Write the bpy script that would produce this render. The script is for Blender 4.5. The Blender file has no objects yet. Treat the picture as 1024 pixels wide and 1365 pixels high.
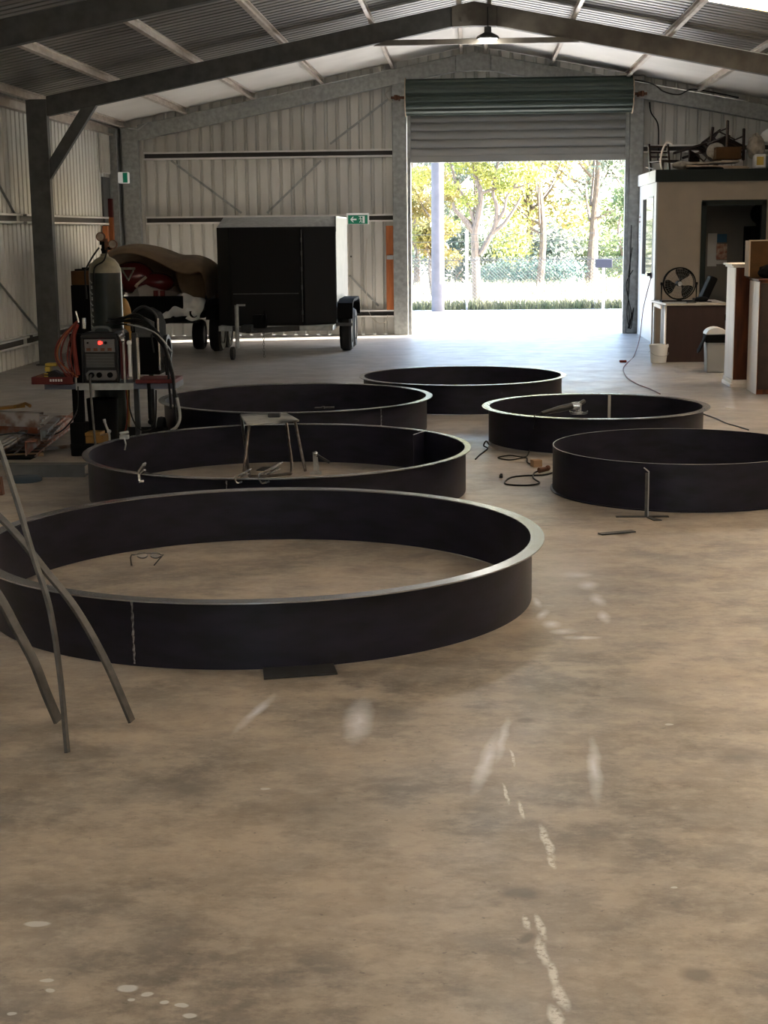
import bpy, bmesh, math, random
from mathutils import Vector, Matrix, Euler
sc = bpy.context.scene
col = sc.collection
rnd = random.Random(7)
PI = math.pi

# ------------------------------------------------------------------ camera
F = 1991.3
PIT, ROLL, YAW, HC = math.radians(10.63), math.radians(.658), math.radians(3.37), 1.7
fwd = Vector((-math.sin(YAW)*math.cos(PIT), math.cos(YAW)*math.cos(PIT), -math.sin(PIT)))
r0 = Vector((math.cos(YAW), math.sin(YAW), 0))
u0 = r0.cross(fwd)
CAM = Vector((0, 0, HC))
rightv = r0*math.cos(ROLL) - u0*math.sin(ROLL)
upv = r0*math.sin(ROLL) + u0*math.cos(ROLL)
cd = bpy.data.cameras.new('camera'); cam = bpy.data.objects.new('camera', cd); col.objects.link(cam)
mw = Matrix((rightv, upv, -fwd)).transposed().to_4x4(); mw.translation = CAM
cam.matrix_world = mw
cd.sensor_fit = 'VERTICAL'; cd.sensor_height = 24; cd.lens = F/1365*24
cd.clip_start = .05; cd.clip_end = 400
sc.camera = cam
def ray(u, v): return F*fwd + (u-512)*rightv - (v-682.5)*upv
def G(u, v, z=0.0):
    d = ray(u, v); return CAM + d*((z-HC)/d.z)
def PY(u, v, Y):
    d = ray(u, v); return CAM + d*(Y/d.y)
def PX(u, v, X):
    d = ray(u, v); return CAM + d*(X/d.x)

# ------------------------------------------------------------------ materials
def nodes_of(name):
    m = bpy.data.materials.new(name); m.use_nodes = True
    nt = m.node_tree; return m, nt, nt.nodes['Principled BSDF']
def lin(c):
    return tuple(((x/255)/12.92 if x/255 <= .04045 else ((x/255+.055)/1.055)**2.4) for x in c)
def mat(name, c, rough=.5, metal=0.0, c2=None, scale=8.0, bump=0.0, bscale=60.0, emit=None, es=0, trans=0, stretch=(1,1,1), lo=.35, hi=.65, spec=.5):
    m, nt, b = nodes_of(name)
    b.inputs['Base Color'].default_value = (*c, 1)
    b.inputs['Roughness'].default_value = rough; b.inputs['Metallic'].default_value = metal
    b.inputs['Specular IOR Level'].default_value = spec
    tc = nt.nodes.new('ShaderNodeTexCoord'); mp = nt.nodes.new('ShaderNodeMapping')
    mp.inputs['Scale'].default_value = stretch
    nt.links.new(tc.outputs['Object'], mp.inputs[0])
    if c2 is not None:
        n = nt.nodes.new('ShaderNodeTexNoise'); n.inputs['Scale'].default_value = scale; n.inputs['Detail'].default_value = 6
        nt.links.new(mp.outputs[0], n.inputs['Vector'])
        r = nt.nodes.new('ShaderNodeValToRGB'); r.color_ramp.elements[0].position = lo; r.color_ramp.elements[1].position = hi
        r.color_ramp.elements[0].color = (*c, 1); r.color_ramp.elements[1].color = (*c2, 1)
        nt.links.new(n.outputs['Fac'], r.inputs[0]); nt.links.new(r.outputs[0], b.inputs['Base Color'])
    if bump:
        n = nt.nodes.new('ShaderNodeTexNoise'); n.inputs['Scale'].default_value = bscale; n.inputs['Detail'].default_value = 4
        nt.links.new(mp.outputs[0], n.inputs['Vector'])
        bp = nt.nodes.new('ShaderNodeBump'); bp.inputs['Strength'].default_value = bump; bp.inputs['Distance'].default_value = .01
        nt.links.new(n.outputs['Fac'], bp.inputs['Height']); nt.links.new(bp.outputs[0], b.inputs['Normal'])
    if emit is not None:
        b.inputs['Emission Color'].default_value = (*emit, 1); b.inputs['Emission Strength'].default_value = es
    if trans: b.inputs['Transmission Weight'].default_value = trans
    return m
M = {}
M['wallsheet'] = mat('wall_sheet', (.58,.57,.53), .5, .0, (.48,.47,.435), 3, stretch=(1,1,.35))
M['roofsheet'] = mat('roof_zinc_sheet', (.30,.30,.29), .40, .8, (.20,.20,.195), 2.5, stretch=(.4,3,1))
M['girt'] = mat('girt_galv', (.74,.73,.70), .4, .2, (.66,.65,.62), 6)
M['web_shade'] = mat('girt_web_shade', (.045,.040,.036), .6)  # shade inside the girt recess, put into a dark colour
M['foil'] = mat('white_insulation_foil', (.84,.82,.78), .55, 0, (.76,.74,.70), 1.5)
M['purlin'] = mat('purlin_galv', (.66,.60,.53), .36, .35, (.50,.43,.37), 6)
M['galv'] = mat('galvanised', (.34,.35,.34), .5, .35, (.24,.25,.24), 14, stretch=(1,1,1))
M['primer'] = mat('grey_primer', (.085,.088,.085), .6, .1, (.06,.062,.06), 9)
M['rustsoft'] = mat('rafter_brown', (.16,.145,.12), .6, .1, (.10,.09,.075), 5)
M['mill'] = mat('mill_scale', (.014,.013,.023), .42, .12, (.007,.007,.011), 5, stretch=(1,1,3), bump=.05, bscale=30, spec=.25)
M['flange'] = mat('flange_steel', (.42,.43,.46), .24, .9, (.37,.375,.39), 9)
M['edge'] = mat('cut_edge', (.32,.32,.31), .4, .6)
M['weld'] = mat('weld', (.42,.42,.43), .35, .7, (.1,.1,.1), 60)
M['bar'] = mat('bar_steel', (.075,.072,.066), .5, .45, (.04,.039,.036), 20)
M['blacksteel'] = mat('black_steel', (.011,.011,.010), .5, .2, (.02,.02,.019), 20)
M['black'] = mat('black_paint', (.004,.004,.004), .85, spec=.08)
M['blackpanel'] = mat('black_panel', (.006,.006,.006), .75, spec=.2)
M['blackplastic'] = mat('black_plastic', (.009,.009,.009), .45, spec=.3)
M['rubber'] = mat('rubber', (.012,.012,.012), .8, spec=.3)
M['chrome'] = mat('chrome', (.6,.6,.6), .22, .95)
M['silver'] = mat('silver_sheet', (.085,.083,.08), .5, .3, (.05,.05,.05), 5)
M['red'] = mat('red_paint', (.075,.008,.007), .55, spec=.25)
M['redplastic'] = mat('red_cable', (.11,.012,.007), .5, spec=.3)
M['orange'] = mat('orange_cable', (.25,.07,.015), .5)
M['yellow'] = mat('yellow_plastic', (.40,.28,.03), .5)
M['amber'] = mat('amber_plastic', (.20,.10,.012), .6)
M['blue'] = mat('blue_paint', (.022,.038,.05), .6)
M['bluegrey'] = mat('blue_grey', (.07,.08,.11), .6)
M['cylgreen'] = mat('cylinder_green', (.005,.008,.0065), .34, 0, (.008,.011,.009), 12, spec=.25)
M['cylcream'] = mat('cylinder_cream', (.17,.15,.095), .5, 0, (.11,.10,.065), 18)
M['white'] = mat('white_paint', (.38,.375,.375), .5)
M['whiteplastic'] = mat('white_plastic', (.62,.62,.60), .4)
M['cream'] = mat('office_cream', (.25,.205,.15), .6, 0, (.22,.18,.135), 3)
M['green'] = mat('dark_green', (.006,.010,.008), .6, spec=.2)
M['doorgreen'] = mat('door_curtain_green', (.026,.042,.032), .5, .05)
M['doorgrey'] = mat('door_curtain_grey', (.30,.30,.29), .55, .1)
M['rust'] = mat('rust', (.14,.05,.02), .8, .1, (.07,.03,.015), 20)
M['signgreen'] = mat('sign_green', (.0,.14,.07), .5, emit=(0,.14,.07), es=.25)
M['signwhite'] = mat('sign_white', (.7,.7,.68), .5, emit=(1,1,.95), es=.15)
M['timber'] = mat('orange_timber', (.42,.13,.035), .6, 0, (.32,.09,.02), 5, stretch=(6,6,.8))
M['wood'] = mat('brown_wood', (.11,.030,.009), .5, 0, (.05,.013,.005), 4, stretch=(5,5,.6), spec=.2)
M['woodpale'] = mat('pale_wood_and_lit_side', (.80,.72,.63), .45, 0, (.72,.64,.55), 4, stretch=(5,5,.6))  # pale wood; on cabinet sides it also carries the door light
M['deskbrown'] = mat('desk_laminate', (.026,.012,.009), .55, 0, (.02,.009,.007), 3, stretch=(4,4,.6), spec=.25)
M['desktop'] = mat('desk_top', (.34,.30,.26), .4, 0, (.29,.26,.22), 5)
M['darkwood'] = mat('dark_chair_wood', (.018,.009,.006), .5, 0, (.028,.015,.009), 12, spec=.3)
M['card'] = mat('cardboard', (.085,.043,.017), .85, 0, (.065,.033,.014), 8, spec=.1)
M['cardpale'] = mat('cardboard_pale', (.45,.36,.27), .8, 0, (.38,.29,.2), 6)
M['canvas'] = mat('brown_canvas', (.15,.10,.055), .85, 0, (.085,.055,.03), 3, bump=.4, bscale=25)
M['maroon'] = mat('maroon_gloss', (.10,.012,.012), .25)
M['hull'] = mat('white_hull', (.42,.38,.34), .35)
M['sheetwhite'] = mat('crumpled_plastic', (.75,.75,.74), .35)
M['rag'] = mat('rag', (.30,.27,.22), .85, 0, (.16,.13,.10), 12)
M['paper'] = mat('paper', (.55,.55,.53), .7)
M['paperred'] = mat('poster_red', (.25,.06,.03), .7, 0, (.5,.4,.3), 14)
M['paperblue'] = mat('poster_blue', (.04,.13,.22), .7)
M['interior'] = mat('office_interior', (.16,.15,.13), .8)
M['glassdark'] = mat('office_glass', (.35,.36,.36), .04, 0.85)
M['steelrust'] = mat('rusty_primer', (.13,.075,.05), .7, .1, (.26,.25,.245), 7, lo=.42, hi=.55)
M['steelred'] = mat('red_oxide', (.24,.07,.03), .75, .1, (.26,.19,.16), 9, lo=.42, hi=.58)
M['tube'] = mat('stool_tube', (.14,.13,.12), .35, .8, (.08,.06,.045), 25)
M['stooltop'] = mat('stool_top', (.30,.30,.27), .45, .3, (.035,.037,.034), 3.2, lo=.46, hi=.54)
M['plate'] = mat('dark_plate', (.022,.022,.022), .45, .3, (.035,.034,.032), 15)
M['woodblock'] = mat('wood_block', (.28,.17,.09), .8)
M['beige'] = mat('beige_cord', (.45,.42,.36), .6)
M['pole'] = mat('pole_concrete', (.065,.062,.072), .8, 0, (.05,.048,.056), 5)
M['fencewire'] = mat('fence_wire', (.045,.048,.05), .6, .2)
M['mailbox'] = mat('mailbox_grey', (.018,.019,.028), .7, spec=.2)
M['bark'] = mat('bark', (.07,.05,.04), .9, 0, (.13,.10,.08), 10, stretch=(4,4,1))
M['leafy'] = mat('leaf_yellow', (.15,.19,.04), .6, 0, (.24,.22,.045), 1.2)
M['leafg'] = mat('leaf_green', (.07,.11,.045), .6, 0, (.14,.17,.07), 1.2)
M['leafgrey'] = mat('leaf_grey_green', (.07,.10,.085), .65, 0, (.14,.16,.12), 1.0)
M['leafo'] = mat('leaf_orange', (.22,.15,.045), .6, 0, (.16,.17,.05), 1.2)
for k in ('leafy','leafg','leafgrey','leafo'):
    b = M[k].node_tree.nodes['Principled BSDF']
    nt = M[k].node_tree
    tr = nt.nodes.new('ShaderNodeBsdfTranslucent'); mx = nt.nodes.new('ShaderNodeMixShader'); mx.inputs[0].default_value = .45
    src = b.inputs['Base Color'].links[0].from_socket
    nt.links.new(src, tr.inputs[0]); nt.links.new(b.outputs[0], mx.inputs[1]); nt.links.new(tr.outputs[0], mx.inputs[2])
    nt.links.new(mx.outputs[0], nt.nodes['Material Output'].inputs[0])
M['grass'] = mat('dry_grass', (.10,.10,.05), .9, 0, (.05,.065,.025), 2)
M['gravel'] = mat('pale_concrete_yard', (.60,.58,.54), .8, 0, (.50,.48,.45), .6)
M['field'] = mat('dry_field', (.55,.50,.32), .9, 0, (.42,.40,.22), .5)
M['teal'] = mat('shade_cloth', (.08,.15,.12), .8)
M['lens'] = mat('lamp_lens', (.9,.9,.85), .3, emit=(1,.97,.88), es=25)
M['led'] = mat('red_led', (.5,0,0), .3, emit=(1,.03,.02), es=4)
M['screen'] = mat('panel_grey', (.10,.095,.095), .5)
M['hose'] = mat('hose', (.006,.006,.006), .5, spec=.2)
M['skyl'] = None
def skylight_mat():
    m, nt, b = nodes_of('skylight_fibreglass')
    tc = nt.nodes.new('ShaderNodeTexCoord'); n = nt.nodes.new('ShaderNodeTexNoise'); n.inputs['Scale'].default_value = 7; n.inputs['Detail'].default_value = 8
    nt.links.new(tc.outputs['Object'], n.inputs['Vector'])
    r = nt.nodes.new('ShaderNodeValToRGB'); r.color_ramp.elements[0].position = .42; r.color_ramp.elements[1].position = .58
    r.color_ramp.elements[0].color = (.45,.26,.08,1); r.color_ramp.elements[1].color = (.95,.90,.78,1)
    nt.links.new(n.outputs['Fac'], r.inputs[0])
    t = nt.nodes.new('ShaderNodeBsdfTranslucent'); nt.links.new(r.outputs[0], t.inputs[0])
    nt.links.new(t.outputs[0], nt.nodes['Material Output'].inputs[0])
    return m
M['skyl'] = skylight_mat()

# ---- concrete floor with its own stains and paint drips, plus painted-in reflections
def floor_mat():
    m, nt, b = nodes_of('concrete_floor'); N = nt.nodes; L = nt.links
    tc = N.new('ShaderNodeNewGeometry'); P = tc.outputs['Position']
    def noise(s, d=6, rough=.55, st=(.8,1,1), off=0):
        mp = N.new('ShaderNodeMapping'); mp.inputs['Scale'].default_value = st; mp.inputs['Location'].default_value = (off, off*1.7, 0)
        L.new(P, mp.inputs[0]); n = N.new('ShaderNodeTexNoise'); n.inputs['Scale'].default_value = s; n.inputs['Detail'].default_value = d
        n.inputs['Roughness'].default_value = rough; L.new(mp.outputs[0], n.inputs['Vector']); return n.outputs['Fac']
    def ramp(x, a, c, lo=0, hi=1):
        r = N.new('ShaderNodeMapRange'); r.inputs['From Min'].default_value = a; r.inputs['From Max'].default_value = c
        r.inputs['To Min'].default_value = lo; r.inputs['To Max'].default_value = hi; L.new(x, r.inputs['Value']); return r.outputs[0]
    def mix(f, a, c):
        x = N.new('ShaderNodeMix'); x.data_type = 'RGBA'
        L.new(f, x.inputs['Factor'])
        for s, v in (('A', a), ('B', c)):
            i = [q for q in x.inputs if q.name == s and q.type == 'RGBA'][0]
            if isinstance(v, tuple): i.default_value = (*v, 1)
            else: L.new(v, i)
        return [o for o in x.outputs if o.type == 'RGBA'][0]
    def math_(op, a, c=None):
        x = N.new('ShaderNodeMath'); x.operation = op
        for i, v in enumerate((a, c)):
            if v is None: continue
            if isinstance(v, (int, float)): x.inputs[i].default_value = v
            else: L.new(v, x.inputs[i])
        return x.outputs[0]
    big = ramp(noise(1.0, 7, .62), .40, .60)
    mid = ramp(noise(2.3, 7, .62, (1,1.5,1), 3), .40, .64)
    c = mix(big, (.112,.094,.075), (.295,.236,.173))
    c = mix(math_('MULTIPLY', mid, .55), c, (.235,.205,.17))
    fine = ramp(noise(9, 8, .7, (1,1,1), 9), .45, .72)
    c = mix(math_('MULTIPLY', fine, .35), c, (.42,.36,.28))
    fine2 = ramp(noise(14, 6, .75, (1,1,1), 19), .56, .70)
    c = mix(math_('MULTIPLY', fine2, .5), c, (.13,.105,.08))
    patch = ramp(noise(1.5, 8, .68, (1,1.2,1), 31), .54, .66)
    c = mix(math_('MULTIPLY', patch, .65), c, (.10,.088,.072))
    med = ramp(noise(4.5, 8, .72, (.7,1,1), 44), .47, .58)
    c = mix(math_('MULTIPLY', med, .5), c, (.40,.33,.25))
    med2 = ramp(noise(5.5, 8, .72, (.6,1,1), 55), .54, .66)
    c = mix(math_('MULTIPLY', med2, .5), c, (.12,.10,.08))
    hf = ramp(noise(26, 8, .75, (.6,1,1), 61), .50, .66)
    c = mix(math_('MULTIPLY', hf, .30), c, (.44,.38,.30))
    hf2 = ramp(noise(19, 8, .75, (.6,1,1), 71), .55, .68)
    c = mix(math_('MULTIPLY', hf2, .40), c, (.12,.095,.075))
    speck = ramp(noise(38, 3, .5, (1,1,1), 5), .68, .73)
    c = mix(math_('MULTIPLY', speck, .6), c, (.08,.07,.06))
    # greyer towards the yard door: reflected sky put into the slab colour
    sx = N.new('ShaderNodeSeparateXYZ'); L.new(P, sx.inputs[0])
    far = ramp(sx.outputs['Y'], 8, 19)
    c = mix(math_('MULTIPLY', far, .7), c, (.27,.265,.26))
    # distort coordinates for marks
    dn = N.new('ShaderNodeTexNoise'); dn.inputs['Scale'].default_value = 9; dn.inputs['Detail'].default_value = 5; L.new(P, dn.inputs['Vector'])
    sub = N.new('ShaderNodeVectorMath'); sub.operation = 'SUBTRACT'; L.new(dn.outputs['Color'], sub.inputs[0]); sub.inputs[1].default_value = (.5,.5,.5)
    sc1 = N.new('ShaderNodeVectorMath'); sc1.operation = 'SCALE'; L.new(sub.outputs[0], sc1.inputs[0]); sc1.inputs['Scale'].default_value = .035
    ad = N.new('ShaderNodeVectorMath'); L.new(P, ad.inputs[0]); L.new(sc1.outputs[0], ad.inputs[1])
    Q = ad.outputs[0]
    def blob(pos, rx, ry, rot=0, soft=.5):
        mp = N.new('ShaderNodeMapping'); mp.vector_type = 'TEXTURE'
        mp.inputs['Location'].default_value = (pos[0], pos[1], 0); mp.inputs['Rotation'].default_value = (0, 0, rot)
        mp.inputs['Scale'].default_value = (rx, ry, 1); L.new(Q, mp.inputs[0])
        ln = N.new('ShaderNodeVectorMath'); ln.operation = 'LENGTH'; L.new(mp.outputs[0], ln.inputs[0])
        return ramp(ln.outputs['Value'], 1, 1-soft)
    def acc(lst):
        r = None
        for x in lst: r = x if r is None else math_('MAXIMUM', r, x)
        return r
    # dark oil stains
    darks = [(695,1190,.075,.05),(985,1005,.10,.10),(700,960,.05,.035),(930,1300,.05,.05),(560,740,.10,.06),(700,1250,.035,.02),(520,950,.14,.10),(380,755,.16,.10),(430,1080,.17,.20),(250,1050,.12,.12),(860,930,.22,.12),(720,925,.2,.15),(300,700,.1,.1)]
    ml = []
    for i,(u,v,rx,ry) in enumerate(darks):
        g = G(u,v); ml.append(blob((g.x,g.y), rx, ry, .2*i, .8 if i > 6 else .55))
    dk = acc(ml[:6]); dk2 = acc(ml[6:])
    c = mix(math_('MULTIPLY', dk, .65), c, (.085,.072,.06))
    c = mix(math_('MULTIPLY', dk2, .38), c, (.11,.098,.08))
    # pale streaks: lamp reflections and ring caustics painted into the floor colour
    light_streaks = [(650,1012,.032,.34,-.16),(793,1025,.026,.34,-.05),(478,960,.060,.28,.02),(340,950,.026,.26,-.2),(670,985,.02,.26,-.10),(716,803,.022,.11,.1),(723,819,.03,.11,-.2),(735,832,.05,.08,0),(752,842,.07,.055,0),(775,850,.09,.035,0),(768,766,.09,.08,0),(784,780,.06,.11,0),(797,799,.04,.14,.05),(805,822,.03,.13,.0)]
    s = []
    for i,(u,v,rx,ry,ro) in enumerate(light_streaks):
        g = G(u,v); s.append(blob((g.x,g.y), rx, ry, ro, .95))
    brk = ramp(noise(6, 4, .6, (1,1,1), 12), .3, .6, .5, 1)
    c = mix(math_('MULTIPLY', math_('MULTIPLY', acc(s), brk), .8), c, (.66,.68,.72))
    # white paint spots and drips
    dr = [(170,1317,.026,.018),(197,1325,.016,.011),(220,1337,.013,.010),(244,1341,.017,.010),(252,1354,.018,.012),(62,1308,.018,.010),(66,1321,.012,.010),(176,1332,.010,.008),(50,1232,.038,.018),(15,1352,.012,.01),(353,1052,.018,.012),(892,966,.02,.012),(900,1183,.010,.008)]
    g = G(758,775); c = mix(math_('MULTIPLY', blob((g.x,g.y), .26, .8, -.1, .95), .35), c, (.46,.46,.46))  # broad pale glow beside the nearest ring, painted into the floor
    w = [blob((G(u,v).x, G(u,v).y), rx, ry, 0, .25) for u,v,rx,ry in dr]
    drip = [(674,1058,.007,.10),(695,1080,.008,.08),(729,1122,.016,.14),(700,1230,.010,.05),(719,1235,.014,.08),(722,1268,.016,.09),(737,1298,.015,.07),(749,1328,.017,.07),(741,1356,.018,.06),(683,1010,.006,.09),(735,1150,.012,.05)]
    w2 = [blob((G(u,v).x, G(u,v).y), rx, ry, .1, .5) for u,v,rx,ry in drip]
    brk2 = ramp(noise(60, 5, .65, (1,1,1), 2), .36, .52)
    c = mix(math_('MULTIPLY', acc(w), .75), c, (.50,.50,.48))
    c = mix(math_('MULTIPLY', math_('MULTIPLY', acc(w2), brk2), .8), c, (.62,.60,.55))
    L.new(c, b.inputs['Base Color'])
    rg = ramp(noise(3, 6, .6, (1,1,1), 15), .3, .7, .30, .50)
    L.new(rg, b.inputs['Roughness'])
    b.inputs['Specular IOR Level'].default_value = .5
    bp = N.new('ShaderNodeBump'); bp.inputs['Strength'].default_value = .12; bp.inputs['Distance'].default_value = .004
    L.new(noise(30, 5, .6), bp.inputs['Height']); L.new(bp.outputs[0], b.inputs['Normal'])
    return m
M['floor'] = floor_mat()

# ------------------------------------------------------------------ mesh helpers
class MB:
    def __init__(s): s.v = []; s.f = []; s.sm = []
    def add(s, vs, fs, smooth=False):
        o = len(s.v); s.v += [Vector(p) for p in vs]; s.f += [tuple(i+o for i in f) for f in fs]; s.sm += [smooth]*len(fs)
        return s
    def box(s, a, b, rot=None, c=None):
        x0,y0,z0 = a; x1,y1,z1 = b
        vs = [Vector(p) for p in ((x0,y0,z0),(x1,y0,z0),(x1,y1,z0),(x0,y1,z0),(x0,y0,z1),(x1,y0,z1),(x1,y1,z1),(x0,y1,z1))]
        if rot is not None:
            c = Vector(c) if c is not None else sum(vs, Vector())/8
            R = Euler(rot).to_matrix(); vs = [R@(p-c)+c for p in vs]
        return s.add(vs, [(0,3,2,1),(4,5,6,7),(0,1,5,4),(1,2,6,5),(2,3,7,6),(3,0,4,7)])
    def beam(s, a, b, w, h, up=(0,0,1)):
        a, b = Vector(a), Vector(b); d = (b-a).normalized(); up = Vector(up)
        x = d.cross(up).normalized(); y = x.cross(d).normalized()
        vs = [p + x*w/2*i + y*h/2*j for p in (a,b) for i,j in ((-1,-1),(1,-1),(1,1),(-1,1))]
        return s.add(vs, [(0,1,2,3),(7,6,5,4),(0,4,5,1),(1,5,6,2),(2,6,7,3),(3,7,4,0)])
    def prism(s, pts, d):
        d = Vector(d); n = len(pts); vs = [Vector(p) for p in pts]; vs += [p+d for p in vs]
        return s.add(vs, [tuple(range(n))[::-1], tuple(range(n,2*n))] + [(i,(i+1)%n,(i+1)%n+n,i+n) for i in range(n)])
    def cyl(s, a, b, r, r2=None, n=20, cap=True):
        a, b = Vector(a), Vector(b); r2 = r if r2 is None else r2
        d = (b-a).normalized(); x = d.orthogonal().normalized(); y = d.cross(x)
        vs = [p + (x*math.cos(2*PI*i/n)+y*math.sin(2*PI*i/n))*q for p,q in ((a,r),(b,r2)) for i in range(n)]
        s.add(vs, [(i,(i+1)%n,(i+1)%n+n,i+n) for i in range(n)], n > 8)
        if cap: s.add(vs, [tuple(range(n))[::-1], tuple(range(n,2*n))])
        return s
    def tube(s, pts, r, n=8, closed=False, cap=True):
        P = [Vector(p) for p in pts]; m = len(P); vs = []; prev = None
        for i in range(m):
            if closed: d = (P[(i+1)%m]-P[i-1]).normalized()
            else: d = (P[min(i+1,m-1)]-P[max(i-1,0)]).normalized()
            if prev is None: x = d.orthogonal().normalized()
            else:
                x = prev - d*prev.dot(d)
                x = x.normalized() if x.length > 1e-6 else d.orthogonal().normalized()
            prev = x; y = d.cross(x); rr = r[i] if isinstance(r, (list,tuple)) else r
            vs += [P[i] + (x*math.cos(2*PI*k/n)+y*math.sin(2*PI*k/n))*rr for k in range(n)]
        fs = []
        for i in range(m if closed else m-1):
            j = (i+1)%m; fs += [(i*n+k, i*n+(k+1)%n, j*n+(k+1)%n, j*n+k) for k in range(n)]
        if not closed and cap: fs += [tuple(range(n))[::-1], tuple(range((m-1)*n, m*n))]
        return s.add(vs, fs, True)
    def lathe(s, prof, c=(0,0,0), n=32, a0=0, a1=2*PI, axis='Z'):
        c = Vector(c); full = abs(a1-a0-2*PI) < 1e-6; k = n if full else n+1; vs = []
        for r, z in prof:
            for i in range(k):
                a = a0+(a1-a0)*i/n; p = Vector((r*math.cos(a), r*math.sin(a), z))
                if axis == 'Y': p = Vector((p.x, z, p.y))
                if axis == 'X': p = Vector((z, p.x, p.y))
                vs.append(c+p)
        fs = []
        for j in range(len(prof)-1):
            for i in range(n):
                a = i; b_ = (i+1)%k
                fs.append((j*k+a, j*k+b_, (j+1)*k+b_, (j+1)*k+a))
        return s.add(vs, fs, True)
    def sphere(s, c, r, sx=1, sy=1, sz=1, n=16):
        prof = [(math.sin(PI*i/10)*r, -math.cos(PI*i/10)*r) for i in range(11)]
        t = MB().lathe(prof, (0,0,0), n)
        return s.add([Vector((p.x*sx, p.y*sy, p.z*sz))+Vector(c) for p in t.v], t.f, True)
    def xf(s, m):
        s.v = [m@p for p in s.v]; return s
    def build(s, name, m, parent=None, bevel=0.0, local=False, smooth_angle=None):
        root = Vector((0,0,0))
        if parent is not None: root = Vector(parent['_o'])
        if parent is None:
            xs=[p.x for p in s.v]; ys=[p.y for p in s.v]; zs=[p.z for p in s.v]
            root = Vector(((min(xs)+max(xs))/2, (min(ys)+max(ys))/2, min(zs)))
        off = Vector((0,0,0)) if local else root
        me = bpy.data.meshes.new(name); me.from_pydata([p-off for p in s.v], [], s.f)
        me.polygons.foreach_set('use_smooth', s.sm)
        bm = bmesh.new(); bm.from_mesh(me); bmesh.ops.remove_doubles(bm, verts=bm.verts, dist=1e-5)
        if s.fixn: bmesh.ops.recalc_face_normals(bm, faces=bm.faces)
        bm.to_mesh(me); bm.free()
        try: me.set_sharp_from_angle(angle=math.radians(40))
        except Exception: pass
        me.materials.append(m)
        o = bpy.data.objects.new(name, me); col.objects.link(o)
        if parent is not None: o.parent = parent; o['_o'] = tuple(root)
        else:
            if not local: o.location = root
            o['_o'] = tuple(root)
        if bevel:
            md = o.modifiers.new('bevel', 'BEVEL'); md.width = bevel; md.segments = 2; md.limit_method = 'ANGLE'
        return o
    fixn = True
def tag(o, label, cat, group=None, kind=None):
    o['label'] = label; o['category'] = cat
    if group: o['group'] = group
    if kind: o['kind'] = kind
    return o
def thing(name, label, cat, loc, group=None):
    o = bpy.data.objects.new(name, None); col.objects.link(o); o.location = loc; o['_o'] = tuple(loc); o.empty_display_size = .1
    return tag(o, label, cat, group)
def struct(o): o['kind'] = 'structure'; return o
def copy_tree(o, parent=None):
    c = o.copy(); col.objects.link(c)
    if parent is not None: c.parent = parent
    for ch in [x for x in bpy.data.objects if x.parent == o]: copy_tree(ch, c)
    return c
def arc(c, r, a0, a1, n, z=0):
    return [Vector((c[0]+r*math.cos(a0+(a1-a0)*i/n), c[1]+r*math.sin(a0+(a1-a0)*i/n), z)) for i in range(n+1)]
def smoothpath(pts, k=8):
    P = [Vector(p) for p in pts]; out = []
    for i in range(len(P)-1):
        p0 = P[max(i-1,0)]; p1 = P[i]; p2 = P[i+1]; p3 = P[min(i+2,len(P)-1)]
        for j in range(k):
            t = j/k
            out.append(.5*((2*p1)+(p2-p0)*t+(2*p0-5*p1+4*p2-p3)*t*t+(3*p1-3*p2+p3-p0)*t**3))
    out.append(P[-1]); return out

# ------------------------------------------------------------------ the shed
XL, XR, YE, YF, RX, SL = -5.95, 6.05, 25.22, -5.0, .05, .193
def roofz(x, base): return base - SL*abs(x-RX)
# floor
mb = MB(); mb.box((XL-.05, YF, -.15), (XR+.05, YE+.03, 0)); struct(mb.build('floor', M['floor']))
def rib(pitch, d, crest, start, end):
    """(t, depth) profile of a trapezoidal sheet with narrow ribs"""
    out = []; t = start
    while t < end:
        for a, h in ((0,0),(pitch-crest-.03,0),(pitch-crest-.012,d),(pitch-.012,d)):
            if t+a <= end: out.append((t+a, h))
        t += pitch
    out.append((end, 0)); return out
# end wall: ribs stand toward the outside, seen from inside as grooves
mb = MB(); mb.fixn = False
prof = rib(.19, .040, .035, XL, XR)
EL = PY(560,213,YE).z+.75
for (x0,h0),(x1,h1) in zip(prof, prof[1:]):
    for xa, ha, xb, hb in ((x0,h0,x1,h1),):
        mid = (xa+xb)/2; zb = 3.62 if -1.05 < mid < 2.56 else 0
        mb.add([(xa,YE+ha,zb),(xb,YE+hb,zb),(xb,YE+hb,roofz(xb,4.66)),(xa,YE+ha,roofz(xa,4.66))], [(0,1,2,3)])
struct(mb.build('wall_end', M['wallsheet']))
for nm, X, s in (('wall_left', XL, -1), ('wall_right', XR, 1)):
    mb = MB(); mb.fixn = False; prof = rib(.19, .030, .035, YF, YE)
    for (y0,h0),(y1,h1) in zip(prof, prof[1:]):
        q = [(X+s*h0,y0,0),(X+s*h1,y1,0),(X+s*h1,y1,roofz(X,4.66)),(X+s*h0,y0,roofz(X,4.66))]
        mb.add(q, [(0,1,2,3)])
    struct(mb.build(nm, M['wallsheet']))
# front wall behind the camera, with a wide open doorway
mb = MB(); mb.fixn = False; prof = rib(.19, .030, .035, XL, XR)
for (x0,h0),(x1,h1) in zip(prof, prof[1:]):
    mid = (x0+x1)/2; zb = 2.2 if -.6 < mid < .6 else 0
    mb.add([(x0,YF-h0,zb),(x1,YF-h1,zb),(x1,YF-h1,roofz(x1,4.66)),(x0,YF-h0,roofz(x0,4.66))], [(0,1,2,3)])
struct(mb.build('wall_front', M['wallsheet']))
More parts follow.
